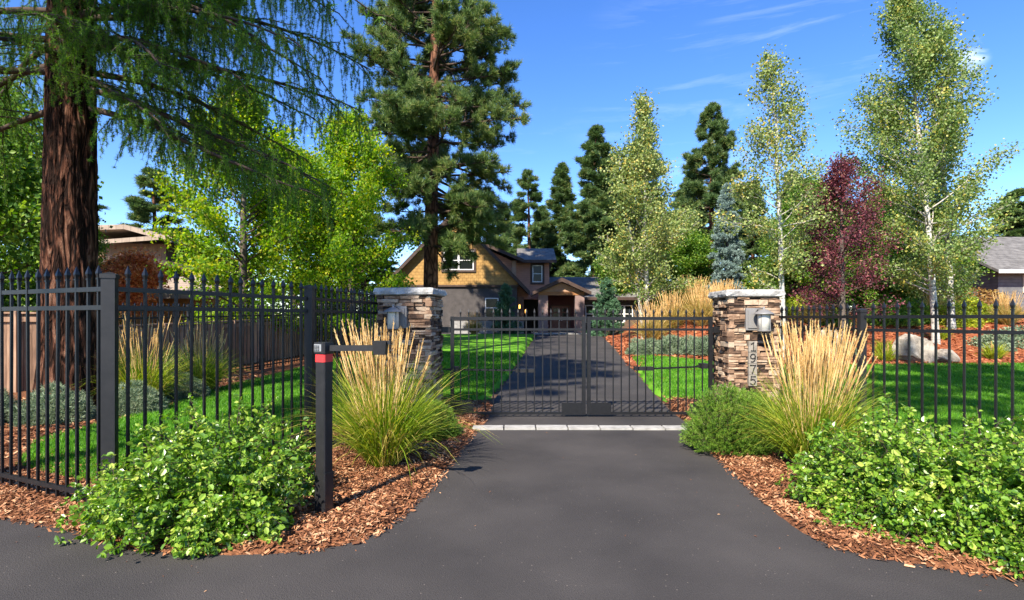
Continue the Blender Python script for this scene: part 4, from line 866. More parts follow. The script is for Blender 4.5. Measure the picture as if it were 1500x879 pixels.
# --- the big larch, left foreground
def larch():
    rng = np.random.default_rng(21); x, y = -7.12, 8.75; root = thing('larch_tree', 'huge larch with furrowed red brown trunk and weeping branches at the left', 'tree', (x, y, 0))
    # trunk with fluted surface
    n, k = 250, 200; zs = np.concatenate([np.linspace(-.2, 8, 230), np.linspace(8.3, 21, 20)]); a = np.arange(k)*2*PI/k; V = []
    for z in zs:
        r = .375*(1-max(z, 0)/22)**.8 + .09*math.exp(-max(z, 0)/.45)+.01
        q_ = a*k/(2*PI); w1 = .9*math.sin(z*.8)
        pl = np.abs(vnoise(12*np.cos(a)+3+w1*.3, 12*np.sin(a)+z*.55, .55)-.5)+np.abs(vnoise(np.cos(a)*3+9, np.sin(a)*3+z*.8, 1.9)-.5)
        rr = r + .075*(np.minimum(pl, .42)-.25) + .018*(vnoise(np.cos(a)*3+9, np.sin(a)*3+z*3.0, 3.9)-.5)
        if z > 9: rr = np.full(k, r)
        cx_ = .06*math.sin(z*.25)
        V.append(np.stack([cx_+rr*np.cos(a), rr*np.sin(a), np.full(k, z)], 1))
    idx = np.arange(len(zs)*k).reshape(-1, k); j2 = np.roll(idx, -1, 1)
    T = Geo(); T.add(np.concatenate(V), np.stack([idx[:-1], j2[:-1], j2[1:], idx[1:]], -1).reshape(-1, 4))
    B = Geo(); F = Geo(); PP = []; DD = []
    # (azimuth deg, start z, length, elevation deg, droop, near?)
    specs = [(-50, 5.7, 2.8, 2, -.05), (-32, 7.0, 3.6, 4, -.05), (-62, 7.2, 2.8, 4, -.05), (14, 7.6, 4.2, 2, -.06), (30, 6.0, 3.6, 0, -.04), (-18, 5.9, 3.6, 0, -.05), (-5, 6.3, 4.2, 4, -.05), (-2, 4.9, 4.3, -10, -.03), (12, 5.5, 3.6, -4, -.03), (-28, 5.8, 3.4, 4, -.06), (-45, 6.4, 3.2, 4, -.06), (-15, 6.7, 3.8, 6, -.06), (-8, 5.2, 4.5, -17, -.012), (6, 5.9, 4.5, -6, -.03), (-22, 6.3, 4.3, 2, -.04), (18, 6.9, 4.6, 5, -.045), (-12, 7.4, 4.4, 8, -.05), (-35, 5.3, 2.9, -14, -.02),
             (38, 5.4, 4.0, -12, -.02), (60, 6.2, 4.2, 0, -.04), (-60, 6.5, 3.0, 0, -.05), (0, 8.2, 4.4, 10, -.06), (25, 8.6, 4.6, 10, -.06),
             (170, 5.6, 4.0, -6, -.03), (195, 6.4, 4.4, 0, -.04), (150, 6.0, 4.4, 0, -.03), (215, 5.4, 3.4, -10, -.02), (185, 7.2, 4.6, 5, -.05), (100, 6.6, 4.0, 0, -.03), (-95, 6.6, 2.6, 0, -.05), (235, 6.8, 3.4, 0, -.05), (-140, 5.9, 3.0, -8, -.02), (165, 4.9, 3.0, -8, -.02), (130, 7.5, 4.5, 0, -.03),(-75, 5.6, 2.2, -8, -.03)]
    for i in range(46):
        z = 8.6+i*.26; specs.append((rng.uniform(-180, 180), z, (21.5-z)*.42*rng.uniform(.7, 1.1)+.3, 8, -.05))
    for q, (az, z0, L, el, dr) in enumerate(specs):
        a_ = R(az); e = R(el); near = z0 < 8.9; p0 = (math.cos(a_)*.25, math.sin(a_)*.25, z0)
        bp = path(p0, (math.cos(a_)*math.cos(e), math.sin(a_)*math.cos(e), math.sin(e)), L, 12, dr, .045, rng)
        B.tube(bp, np.linspace(.055 if near else .05, .009, 13), 7)
        ns = int(L*(5.5 if near else 2.2))
        for k_ in range(ns):
            s = .10+.9*(k_+rng.random())/ns; qp = along(bp, np.array([s]))[0]; i0 = min(int(s*12), 11); bd = unit(bp[i0+1]-bp[i0])
            side = 1 if k_ % 2 else -1; lat = np.cross(bd, (0, 0, 1))*side; l = L*.26*(1.2-s)*rng.uniform(.6, 1.3)+.18
            tw = path(qp, bd*.7+lat*rng.uniform(.5, 1.2)+np.array([0, 0, rng.uniform(-.15, .25)]), l, 6, -.08, .10, rng); B.tube(tw, np.linspace(.012, .004, 7), 4)
            if near:
                m_ = int(l*34); uu = rng.random(m_); PP.append(along(tw, uu)+rng.normal(0, .006, (m_, 3))); DD.append(np.repeat(np.array([[0, 0, .3]]), m_, 0))
                nst = int(l*7.5)+1
                for s2 in range(nst):      # weeping strands
                    hp = along(tw, np.array([rng.uniform(.1, 1)]))[0]; hl = min(rng.gamma(2.0, .24 if z0 > 6.6 else .13)+.08, 1.25)
                    st = path(hp, (rng.normal(0, .35), rng.normal(0, .35), -.8), hl, 6, -.28, .09, rng); B.tube(st, np.linspace(.0045, .002, 7), 3)
                    m_ = int(hl*rng.uniform(32, 58)); uu = rng.random(m_); PP.append(along(st, uu)); DD.append(np.repeat(np.array([[0, 0, -.35]]), m_, 0))
            else:
                m_ = int(l*16); uu = rng.random(m_); pp = along(tw, uu); pp[:, 2] -= rng.exponential(.18, m_); PP.append(pp); DD.append(np.repeat(np.array([[0, 0, -.5]]), m_, 0))
    P = np.concatenate(PP); D = np.concatenate(DD); lo = P[:, 2] < 8.2
    needles(F, P[lo], D[lo], 9, .042, .0052, rng, 1.0)
    needles(F, P[~lo], D[~lo], 7, .13, .035, rng, 1.0)
    for g_, m_, p_ in ((T, M['bark_larch'], 'trunk'), (B, M['twig'], 'branches'), (F, M['larch'], 'crown')):
        o = bpy.data.objects.new(p_, g_.mesh(p_, m_, (0, 0, 0), p_ != 'crown')); C.objects.link(o); o.parent = root
larch()

# --- ponderosa pines
pine_prof = lambda R0: (lambda u: R0*(.62+.75*u if u < .25 else (1-(u-.25)/.75)**.62*.81+.03))
tree('ponderosa_pine', 'tall ponderosa pine with a bare trunk standing before the ochre gable', 'tree', -3.72, 25,
     tree_geo(25.5, .36, .18, pine_prof(5.0), 250, lambda u: -16+38*u, 31, 'tuft', per=12, twigs=18, nk=15, nl=.24, nw=.022, droop=.03, wob=.09, twl=.34, tw_el=.35, start=.32, lean=(-.1, 0), sprd=.2, fill=1.0), (M['bark_pine'], M['twig'], M['pine']))
tree('ponderosa_pine', 'red trunked ponderosa pine between the double aspen and the blue spruce', 'tree', 13.9, 38,
     tree_geo(14.2, .27, .26, pine_prof(3.3), 120, lambda u: -8+36*u, 32, 'tuft', per=10, twigs=13, nk=13, nl=.32, nw=.04, droop=.03, wob=.09, twl=.36, start=.35), (M['bark_red'], M['twig'], M['pine_dark']))
g1 = tree_geo(15.0, .22, .12, pine_prof(2.5), 90, lambda u: -10+34*u, 33, 'tuft', per=9, twigs=11, nk=12, nl=.36, nw=.05, droop=.02, twl=.36, start=.3, skip=.15)
p1 = tree('ponderosa_pine', 'sparse thin pine above the grey upper roof of the craftsman house', 'tree', 1.6, 52, g1, (M['bark_pine'], M['twig'], M['pine_dark']), group='pines behind the craftsman house'); p1.scale = (1.25, 1.25, 1)
cone = lambda R0: (lambda u: R0*(1-u)**.8+.12)
g2 = tree_geo(16.5, .22, .06, cone(2.7), 170, lambda u: -14+40*u, 34, 'tuft', per=9, twigs=10, nk=11, nl=.40, nw=.06, droop=.02, twl=.34, start=.2)
p2 = tree('conifer_tree', 'narrow pointed conifer right behind the porch gable', 'tree', 4.75, 56, g2, (M['bark_pine'], M['twig'], M['pine_dark']), group='pines behind the craftsman house')
g3 = tree_geo(17.5, .25, .08, lambda u: 3.0*(1-u)**.6*(.85+.3*math.sin(u*17))+.15, 150, lambda u: -12+40*u, 35, 'tuft', per=9, twigs=11, nk=11, nl=.40, nw=.06, droop=.02, twl=.34, start=.2)
p2.scale = (1.3, 1.3, 1)
p3 = tree('conifer_tree', 'tallest dark conifer behind the right wing of the craftsman house', 'tree', 7.4, 50, g3, (M['bark_pine'], M['twig'], M['pine_dark']), group='pines behind the craftsman house')
p3.scale = (1.25, 1.25, 1)
copy_thing(p2, (-.6, 58, .5), 2.5, (1.3, 1.3, .78), 'conifer peeking over the dormer roof, left of the sparse thin pine', 'pines behind the craftsman house')
copy_thing(p2, (3.2, 60, .5), 1.5, (1.4, 1.4, .80), 'lower conifer filling the gap between the thin pine and the pointed conifer', 'pines behind the craftsman house')
copy_thing(p3, (16.5, 50, .8), 1.9, (1.3, 1.3, .80), 'dark conifer just right of the red trunked pine', 'pines behind the right garden')
copy_thing(p3, (9.6, 54, .5), 2.1, (1.3, 1.3, .98), 'dark conifer partly hidden left of the double aspen', 'pines behind the craftsman house')
copy_thing(p3, (12.4, 50, .5), 4.0, (1.35, 1.35, .98), 'dark conifer directly behind the double aspen crown', 'pines behind the craftsman house')
copy_thing(p2, (19.8, 45, .8), 1.0, (1.0, 1.0, .72), 'short dark conifer left of the lone aspen, beyond the blue spruce', 'pines behind the right garden')
copy_thing(p2, (24.5, 47, .8), 3.0, (1.2, 1.2, .80), 'dark conifer behind the lone aspen trunk', 'pines behind the right garden')
copy_thing(p3, (29.0, 48, .8), 5.0, (1.2, 1.2, .62), 'dark conifer behind the purple plum crown', 'pines behind the right garden')
copy_thing(p3, (45.5, 50, .8), .7, (1.3, 1.3, .70), 'dark conifer rising above the grey neighbouring roof', 'pines behind the right garden')
copy_thing(p3, (38.0, 55, .8), 1.7, (1.3, 1.3, .62), 'dark conifer seen low between the big aspen and the grey neighbouring house', 'pines behind the right garden')
copy_thing(p1, (-27.5, 42, 0), 1.2, (1.5, 1.5, .86), 'grey green pine above the tan neighbouring house', 'pines behind the left neighbour')
copy_thing(p3, (-37, 46, 0), 2.6, (1.4, 1.4, .75), 'dark conifer left of the larch trunk, far back', 'pines behind the left neighbour')
copy_thing(p3, (-13, 48, 0), 3.6, (1.3, 1.3, .70), 'dark conifer glimpsed between the yellow green maples', 'pines behind the left neighbour')
copy_thing(p2, (-4.5, 55, .5), .4, (1.2, 1.2, .62), 'conifer just left of the chimneyless ochre gable peak', 'pines behind the craftsman house')
gsh = tree_geo(23.5, .26, .64, lambda u: 3.7*(1-abs(2*u-.7)**2*.35), 52, lambda u: -5+25*u, 38, 'tuft', per=6, twigs=12, nk=9, nl=.34, nw=.06, twl=.4)
q1 = tree('ponderosa_pine', 'tall ponderosa pine across the street, its branch shadows falling on the gate and the driveway', 'tree', -10.6, -7.2, gsh, (M['bark_pine'], M['twig'], M['pine_dark']), group='pines across the street'); q1.scale = (1, 1, 1.08)
copy_thing(q1, (1.6, -8.6, 0), 2.0, (1.1, 1.1, 1.0), 'tall ponderosa pine across the street, shading the right lawn', 'pines across the street')
# --- blue spruce and small spruces
g4 = tree_geo(6.4, .1, .03, cone(1.0), 170, lambda u: -4+30*u, 36, 'tuft', per=14, twigs=7, nk=9, nl=.13, nw=.028, twl=.34, start=.15)
tree('blue_spruce', 'silvery blue spruce behind the right pillar cap', 'tree', 11.0, 28, g4, (M['bark_grey'], M['twig'], M['spruce_blue']))
g5 = tree_geo(2.9, .06, .02, cone(1.0), 110, lambda u: 0+30*u, 37, 'tuft', per=16, twigs=6, nk=9, nl=.10, nw=.025, twl=.34, start=.1)
s1 = tree('small_spruce', 'small green spruce in front of the white framed lower window', 'tree', -.3, 33.3, g5, (M['bark_grey'], M['twig'], M['spruce_small']), group='small spruces by the house')
copy_thing(s1, (5.35, 31.0, hz(5.3, 31)), 2, 1.05, 'small blue green spruce right of the porch column', 'small spruces by the house')
# --- aspens
def asp_prof(R0): return lambda u: R0*(.55+1.4*u if u < .28 else .95*(1-(u-.28)/.72)**.7+.10)
ga = tree_geo(10.3, .10, .16, (lambda u: 2.7*(.8+.5*u if u < .2 else (1-(u-.2)/.8)**1.15*.9+.14)), 84, lambda u: 22+34*u, 41, 'leaf', .10, per=42, twigs=9, lean=(-.1, 0), droop=.015, wob=.09, sprd=.17, asp=.85, brr=.35)
tree('aspen_tree', 'yellowing aspen rising right of the forked one, over the golden grasses', 'tree', 5.95, 24.0, ga, (M['bark_aspen'], M['twig_aspen'], M['aspen_yellow']), group='aspens in the right garden')
ga2 = tree_geo(8.2, .08, .2, asp_prof(1.9), 50, lambda u: 28+30*u, 42, 'leaf', .11, per=26, twigs=8, lean=(-1.2, 0), droop=.01, wob=.09, sprd=.17, asp=.85, brr=.35)
tree('aspen_tree', 'slim leaning aspen stem crossing left of the golden grasses', 'tree', 5.8, 24.1, ga2, (M['bark_aspen'], M['twig_aspen'], M['aspen_yellow']), group='aspens in the right garden')
ga3 = tree_geo(9.4, .085, .20, asp_prof(1.95), 62, lambda u: 24+34*u, 43, 'leaf', .08, per=40, twigs=8, lean=(-.12, .1), droop=.01, wob=.10, sprd=.15, asp=.85, brr=.35)
tree('aspen_tree', 'lone aspen with slender white trunk just right of the numbered pillar', 'tree', 8.45, 17.0, ga3, (M['bark_aspen'], M['twig_aspen'], M['aspen_yellow']), group='aspens in the right garden')
ga4 = tree_geo(12.0, .105, .14, asp_prof(3.3), 110, lambda u: 24+38*u, 44, 'leaf', .085, per=64, twigs=10, start=.3, lean=(-1.15, 0), droop=.01, wob=.08, sprd=.17, asp=.85, brr=.35)
tree('aspen_tree', 'largest aspen, leaning left, its trunk rising behind the two boulders', 'tree', 14.75, 19, ga4, (M['bark_aspen'], M['twig_aspen'], M['aspen']), group='aspens in the right garden')
ga5 = tree_geo(8.6, .12, .12, asp_prof(2.0), 64, lambda u: 18+38*u, 45, 'leaf', .095, per=34, twigs=10, lean=(-.4, 0), droop=.005, wob=.09, sprd=.17, asp=.85, brr=.35)
tree('aspen_tree', 'lower aspen with bright white trunk by the rusty shrub at the right', 'tree', 16.9, 21, ga5, (M['bark_aspen'], M['twig_aspen'], M['aspen']), group='aspens in the right garden')
# --- purple plum
gpz = tree_geo(5.9, .12, .2, lambda u: 2.2*(.75+.5*u if u < .4 else .9*(1-(u-.4)/.6)**.7+.14), 60, lambda u: 22+44*u, 46, 'leaf', .085, per=36, twigs=9, sprd=.15, asp=.6, twl=.4)
tree('plum_tree', 'purple leaved plum tree between the lone aspen and the largest aspen', 'tree', 11.0, 18.2, gpz, (M['bark_grey'], M['twig'], M['purple']))
# --- maples left
mp_ = lambda R0: (lambda u: R0*(.7+.9*u if u < .35 else 1.0*(1-(u-.35)/.65)**.55+.08))
gm = tree_geo(8.4, .16, .10, mp_(2.9), 95, lambda u: 10+50*u, 51, 'leaf', .105, per=40, twigs=11, sprd=.15, asp=.8, twl=.4)
m1 = tree('maple_tree', 'yellow green maple nearest the larch, over the tan garage roof', 'tree', -8.75, 17.8, gm, (M['bark_grey'], M['twig'], M['maple']), group='maples on the left')
copy_thing(m1, (-5.95, 20.2, 0), 2.0, (.92, .92, 1.02), 'yellow green maple just left of the ponderosa pine', 'maples on the left')
copy_thing(m1, (-9.2, 23.0, 0), 4.1, (1.05, 1.05, .98), 'yellow green maple in the middle gap behind the other two maples', 'maples on the left')
gn = tree_geo(8.0, .16, .05, mp_(3.3), 110, lambda u: 8+46*u, 52, 'leaf', .14, per=40, twigs=11, sprd=.22, asp=.75, twl=.4)
b1 = tree('leafy_tree', 'green leafy tree at the left edge behind the board fence', 'tree', -15.5, 15.5, gn, (M['bark_grey'], M['twig'], M['greenleaf']), group='leafy trees in the back')
copy_thing(b1, (-20.5, 20, 0), 1.1, (1.1, 1.1, 1.15), 'green leafy tree filling the far left corner beyond the board fence', 'leafy trees in the back')
copy_thing(b1, (-15.7, 19.6, 0), 2.3, (.45, .45, .62), 'dark leafy bush tree right beside the larch trunk', 'leafy trees in the back')
copy_thing(b1, (10.0, 32, 1.5), 3.3, (.9, .9, .62), 'low leafy tree right of the double aspen trunks', 'leafy trees in the back')
copy_thing(b1, (15.8, 30, 1.8), 4.3, (.95, .95, .60), 'low leafy tree behind the lone aspen', 'leafy trees in the back')
copy_thing(b1, (20.0, 27, 1.8), 5.3, (.85, .85, .55), 'low leafy tree right behind the purple plum', 'leafy trees in the back')
copy_thing(b1, (22.6, 29.5, 1.8), .3, (.6, .6, .42), 'low leafy tree behind the lower aspen by the grey house', 'leafy trees in the back')
copy_thing(b1, (18.2, 33, 1.8), 2.7, (.95, .95, .95), 'taller leafy tree closing the gap between the lone aspen and the purple plum', 'leafy trees in the back')
copy_thing(b1, (24.6, 36, 1.8), 5.9, (1.1, 1.1, .95), 'taller leafy tree behind the trunks of the largest aspen', 'leafy trees in the back')
copy_thing(b1, (8.6, 40, .8), 1.3, (1.0, 1.0, .75), 'leafy tree at the right end of the craftsman house', 'leafy trees in the back')
gr_ = tree_geo(3.3, .06, .5, mp_(1.1), 36, lambda u: 18+30*u, 53, 'leaf', .12, per=40, twigs=8, sprd=.16, asp=.6)
tree('japanese_maple', 'orange red japanese maple before the tan neighbouring house', 'tree', -13.4, 19.3, gr_, (M['bark_grey'], M['twig'], M['redmaple']))

# --- shrubs
def dome(R0, H, n, leafL, seed, mat, mode='leaf', asp=.6, inner=.5, lumps=.25, flat=1.0, nk=5, nw=.01, det=False):
    rng = np.random.default_rng(seed); B = Geo(); F = Geo()
    lump = rdir(rng, 26); la = rng.uniform(.5, 1.2, 26)
    d = rdir(rng, n); d[:, 2] = np.abs(d[:, 2])*1.0-.12; d = unit(d)
    k = ((d @ lump.T)**12*la).max(1) if False else (np.maximum(d @ lump.T, 0)**14*la).max(1)
    rad = (1-lumps+lumps*k*1.2)*(1-(1-inner)*rng.random(n)**2.2)
    P = d*rad[:, None]*np.array([R0, R0*flat, H]); P[:, 2] = np.maximum(P[:, 2], .02)
    for i in range(24):
        e = d[i]*np.array([R0, R0*flat, H])*.8; B.tube(np.array([[0, 0, 0], e*.5+np.array([0, 0, H*.08]), e]), [.012, .008, .004], 4)
    if mode == 'leaf': leaves(F, P, leafL, rng, asp, .3, dirs=d, detailed=det)
    else: needles(F, P, unit(d+np.array([0, 0, .3])), nk, leafL, nw, rng, .9)
    return B, F
def shrub(name, label, cat, x, y, geos, mat, group=None, z=None, parts=('stems', 'foliage'), sc=1):
    z = hz(x, y)+.02 if z is None else z; root = thing(name, label, cat, (x, y, z), group)
    for g_, m_, p_ in ((geos[0], M['twig'], parts[0]), (geos[1], mat, parts[1])):
        o = bpy.data.objects.new(p_, g_.mesh(p_, m_)); C.objects.link(o); o.parent = root; ORG[o.name] = (x, y, z)
    root.scale = (sc,)*3
    return root
# big leafy shrubs in front: arching stems set with leaves
def arching(rx, ry, H, nst, seed, per=46, leafL=.040, cx=0., clip=9, lean=(0, 0)):
    rng = np.random.default_rng(seed); B = Geo(); F = Geo(); PP = []; DD = []
    for i in range(nst):
        a = rng.uniform(0, 2*PI); q = rng.random()**.5; bx, by = math.cos(a)*rx*q*.72, math.sin(a)*ry*q*.72
        out_ = np.array([math.cos(a)*rx, math.sin(a)*ry, 0]); out_ /= np.linalg.norm(out_); top = H*(1-.55*q**2)*rng.uniform(.55, 1.12)
        L = top*1.25+.12; el = 1.5-q*.75+rng.normal(0, .12)
        d = out_*math.cos(el)+np.array([lean[0]*.3, lean[1]*.3, math.sin(el)]); p = path((bx, by, 0), d, L, 8, -.09-.10*q, .09, rng)
        p[:, 2] = np.maximum(p[:, 2], .03)
        if p[:, 0].max() > clip: continue
        B.tube(p, np.linspace(.006, .0018, 9), 4)
        m_ = int(per*L/.7*rng.uniform(.7, 1.3)); u = rng.uniform(.15, 1.0, m_)**.75; pts = along(p, u)
        off = rdir(rng, m_)*.03; off[:, 2] *= .6; PP.append(pts+off); DD.append(unit(off)+out_*.4)
        for k in range(6):   # side sprigs
            s = rng.uniform(.3, .98); q0 = along(p, np.array([s]))[0]; sd = rdir(rng, 1)[0]+out_*.5+np.array([0, 0, .25]); tw = path(q0, sd, rng.uniform(.07, .18), 3, -.03, .1, rng); B.tube(tw, np.linspace(.0022, .0012, 4), 3)
            m2 = int(per*.28); PP.append(along(tw, rng.uniform(.1, 1.1, m2))+rng.normal(0, .012, (m2, 3))); DD.append(np.repeat(unit(tw[-1]-tw[0])[None], m2, 0))
    P = np.concatenate(PP); P[:, 2] = np.maximum(P[:, 2], .012); D_ = unit(np.concatenate(DD)); kk = P[:, 0] < clip+rng.normal(0, .03, len(P)); P = P[kk]; D_ = D_[kk]
    leaves(F, P, leafL*rng.choice([.55, .8, 1.0, 1.2], len(P)), rng, .72, .75, dirs=D_, detailed=True)
    return B, F
shrub('leafy_shrub', 'glossy green shrub spilling over the kerb between the corner post and the keypad post', 'shrub', -2.24, 4.24, arching(.64, .60, .60, 310, 61, clip=.70), M['shrubleaf'], 'glossy shrubs by the street')
shrub('leafy_shrub', 'glossy green shrub spreading below the right grass plumes, nearest the driveway', 'shrub', 3.22, 4.25, arching(.74, .60, .62, 300, 62), M['shrubleaf'], 'glossy shrubs by the street')
shrub('leafy_shrub', 'glossy green shrub at the right edge, hanging over the street asphalt', 'shrub', 3.86, 3.56, arching(.92, .58, .57, 300, 63), M['shrubleaf'], 'glossy shrubs by the street')
# yews: short upright sprigs set with needles
def yewgeo(R0, H, seed):
    rng = np.random.default_rng(seed); B = Geo(); F = Geo(); n = 1500; d = rdir(rng, n); d[:, 2] = np.abs(d[:, 2])-.1; d = unit(d); PP = []; DD = []
    for i in range(n):
        r = rng.uniform(.74, .9) if i % 3 else rng.uniform(.3, .6); p0 = d[i]*r*np.array([R0, R0, H]); p0[2] = max(p0[2], .03); L = rng.uniform(.07, .17)
        tw = path(p0, d[i]*.8+np.array([0, 0, .5])+rng.normal(0, .25, 3), L, 3, .05, .08, rng); B.tube(tw, np.linspace(.004, .0015, 4), 3)
        m_ = 16; PP.append(along(tw, rng.uniform(0, 1.02, m_))); DD.append(np.repeat(unit(tw[-1]-tw[0])[None], m_, 0))
    for i in range(30): e = d[i]*np.array([R0, R0, H])*.7; B.tube(np.array([[0, 0, 0], e*.5+np.array([0, 0, H*.06]), e]), [.012, .008, .004], 4)
    needles(F, np.concatenate(PP), np.concatenate(DD), 4, .032, .0048, rng, .8); return B, F
ye = yewgeo(.45, .72, 64)
yr = shrub('yew_shrub', 'rounded dark green yew at the foot of the right pillar', 'shrub', 2.47, 6.25, ye, M['yew'], 'yews by the pillars')
copy_thing(yr, (3.0, 6.75, .02), 1.3, (.8, .8, .82), 'smaller yew tucked behind the rounded one, below the house number', 'yews by the pillars')
copy_thing(yr, (-1.02, 6.95, .02), 2.2, (.82, .75, .62), 'low yew at the foot of the left pillar beside the driveway', 'yews by the pillars')

# ornamental grasses
def orngrass(R0, H, nb, nplume, plumeH, seed, bw=.010, fuzzy=True, up=.85, plen=.25, lean=(0, 0), pk=34):
    rng = np.random.default_rng(seed); F = Geo(); S = Geo(); Pl = Geo()
    n = nb; a = rng.uniform(0, 2*PI, n); q = rng.random(n)**.5; b0 = np.stack([np.cos(a)*q*R0*.22, np.sin(a)*q*R0*.22, np.zeros(n)], 1)
    L = H*rng.uniform(.6, 1.35, n); a2 = a+rng.normal(0, .5, n); tilt = q*rng.uniform(.15, .62, n); pts = [b0]; d = np.stack([np.cos(a2)*np.sin(tilt)+lean[0], np.sin(a2)*np.sin(tilt)+lean[1], np.cos(tilt)], 1)
    ns = 6; curl = rng.uniform(.05, .32, n)*(.4+q)
    for i in range(ns):
        d = unit(d+np.stack([np.cos(a2)*curl*.5, np.sin(a2)*curl*.5, -curl*(i/ns)*1.6], 1)+rng.normal(0, .05, (n, 3))); pts.append(pts[-1]+d*(L/ns)[:, None])
    pts = np.stack(pts, 1); pts[:, :, 2] = np.maximum(pts[:, :, 2], .01); sd = rng.uniform(0, PI, n); s = np.stack([np.cos(sd), np.sin(sd), 0*sd], 1)
    wd = bw*np.array([.6, 1, 1, .9, .7, .4, .08]); v = np.stack([pts-s[:, None]*wd[None, :, None]/2, pts+s[:, None]*wd[None, :, None]/2], 2).reshape(-1, 3)
    base = (np.arange(n)*(ns+1)*2)[:, None]; f = np.concatenate([base+np.array([[2*i, 2*i+1, 2*i+3, 2*i+2]]) for i in range(ns)]); F.add(v, f)
    for i in range(nplume):
        a = rng.uniform(0, 2*PI); q = rng.random()**.5; t = q*rng.uniform(.1, .42)*(1.25-up); hgt_ = plumeH*rng.uniform(.72, 1.05)
        p = path((math.cos(a)*q*R0*.2, math.sin(a)*q*R0*.2, 0), (math.cos(a)*math.sin(t*2)+lean[0]*1.3, math.sin(a)*math.sin(t*2)+lean[1], math.cos(t)), hgt_*1.03, 7, -.014, .034, rng)
        S.tube(p, np.linspace(.003, .0015, 8), 3)
        m_ = pk; u = 1-rng.random(m_)*plen/hgt_*1.0; pp = along(p, u); dd = unit(p[-1]-p[-2]); w_ = np.repeat(dd[None], m_, 0)
        needles(Pl, pp, w_, 3, .034, .005 if fuzzy else .02, rng, .30)
        Pl.tube(along(p, np.linspace(1-plen/hgt_, .9999, 6)), np.array([.002, .0055, .0065, .006, .004, .001]), 5)
    return S, F, Pl
def ograss(name, label, x, y, geos, bladem, group=None, sc=1, cat='ornamental grass'):
    z = hz(x, y)+.02; root = thing(name, label, cat, (x, y, z), group)
    for g_, m_, p_ in zip(geos, (M['plume'], bladem, M['plume']), ('stalks', 'blades', 'plumes')):
        o = bpy.data.objects.new(p_, g_.mesh(p_, m_)); C.objects.link(o); o.parent = root; ORG[o.name] = (x, y, z)
    root.scale = (sc,)*3; return root
ograss('feather_reed_grass', 'feather reed grass with tan plumes before the left pillar, behind the keypad arm', -1.30, 5.55, orngrass(.62, .98, 1500, 120, 1.40, 71, lean=(-.02, 0)), M['ornblade'], 'feather reed grasses by the gate')
ograss('feather_reed_grass', 'feather reed grass with pale plumes below the house number on the right', 2.98, 5.45, orngrass(.60, .88, 1000, 130, 1.38, 72, lean=(.05, 0)), M['ornblade'], 'feather reed grasses by the gate')
ograss('feather_reed_grass', 'feather reed grass with pale plumes leaning against the first post of the right fence', 3.22, 5.8, orngrass(.58, .85, 800, 110, 1.38, 73), M['ornblade'], 'feather reed grasses by the gate')
lg = orngrass(.85, .95, 1100, 60, 1.5, 74, bw=.011, up=.8)
l1 = ograss('fountain_grass', 'arching green grass clump with tan heads behind the fence, right of the corner post', -6.35, 9.35, lg, M['ornblade'], 'grass clumps by the board fence')
copy_thing(l1, (-6.2, 10.9, .04), 2, .9, 'arching green grass clump further back along the board fence', 'grass clumps by the board fence')
copy_thing(l1, (-7.9, 10.6, .04), 4, .95, 'arching green grass clump half hidden beside the larch trunk', 'grass clumps by the board fence')
gg_ = orngrass(.9, 1.05, 700, 110, 1.65, 75, bw=.03, fuzzy=False, pk=20, plen=.4)
gz = [(5.6, 21.8, 'golden grass clump nearest the end of the right drive edge'), (6.6, 22.6, 'golden grass clump second from the drive, below the forked aspen'), (7.5, 21.6, 'golden grass clump in the middle of the golden row'),
      (8.5, 22.4, 'golden grass clump just left of the numbered pillar'), (7.9, 23.8, 'tall golden grass clump standing behind the golden row'), (9.4, 24.0, 'golden grass clump showing above the numbered pillar cap')]
first = None
for (x, y, lb) in gz:
    if first is None: first = ograss('golden_grass', lb, x, y, gg_, M['goldblade'], 'golden grasses on the right slope')
    else: copy_thing(first, (x, y, hz(x, y)), x*2.3, .85+.1*(x % 1)*2, lb, 'golden grasses on the right slope')
for (x, y, s, lb) in [(17.7, 22.9, .8, 'tan grass clump between the trunks of the two right hand aspens'), (19.5, 21.5, .8, 'tan grass clump at the right edge of the slope'), (11.9, 21.5, .85, 'tan grass clump right of the plum trunk')]:
    copy_thing(first, (x, y, hz(x, y)), x, s, lb, 'golden grasses on the right slope')
copy_thing(first, (-2.3, 33.0, hz(-2.3, 33)), 1, .8, 'golden grass clump under the ochre gable behind the left pillar', 'golden grasses by the house')
# low catmint bed
cm = dome(.75, .62, 2600, .10, 76, None, 'tuft', nk=4, nw=.022, lumps=.3, inner=.5)
c_ = shrub('catmint_plant', 'grey green catmint mound at the left end of the low bed by the drive', 'plant', 4.75, 19.4, cm, M['greygreen'], 'catmint mounds right of the drive')
for (x, y, lb) in [(5.6, 18.9, 'grey green catmint mound second in the low bed by the drive'), (6.3, 18.2, 'grey green catmint mound near the middle of the low bed by the drive'), (7.0, 17.7, 'grey green catmint mound at the pillar end of the low bed by the drive')]:
    copy_thing(c_, (x, y, hz(x, y)), x, 1.05, lb, 'catmint mounds right of the drive')
cm2 = dome(.55, .5, 3000, .07, 77, None, 'tuft', nk=5, nw=.009, lumps=.3, inner=.5)
lv = shrub('lavender_plant', 'silvery lavender mound at the foot of the larch trunk', 'plant', -6.6, 7.9, cm2, M['greygreen'], 'lavender mounds behind the left fence')
for (x, y, s, lb) in [(-7.5, 7.6, 1, 'silvery lavender mound left of the larch trunk'), (-5.95, 8.6, .9, 'silvery lavender mound at the lawn edge behind the corner post'), (-6.1, 10.15, .85, 'silvery lavender mound at the feet of the arching grasses'), (-8.3, 8.3, 1.1, 'silvery lavender mound at the far left behind the fence')]:
    copy_thing(lv, (x, y, .04), x, s, lb, 'lavender mounds behind the left fence')
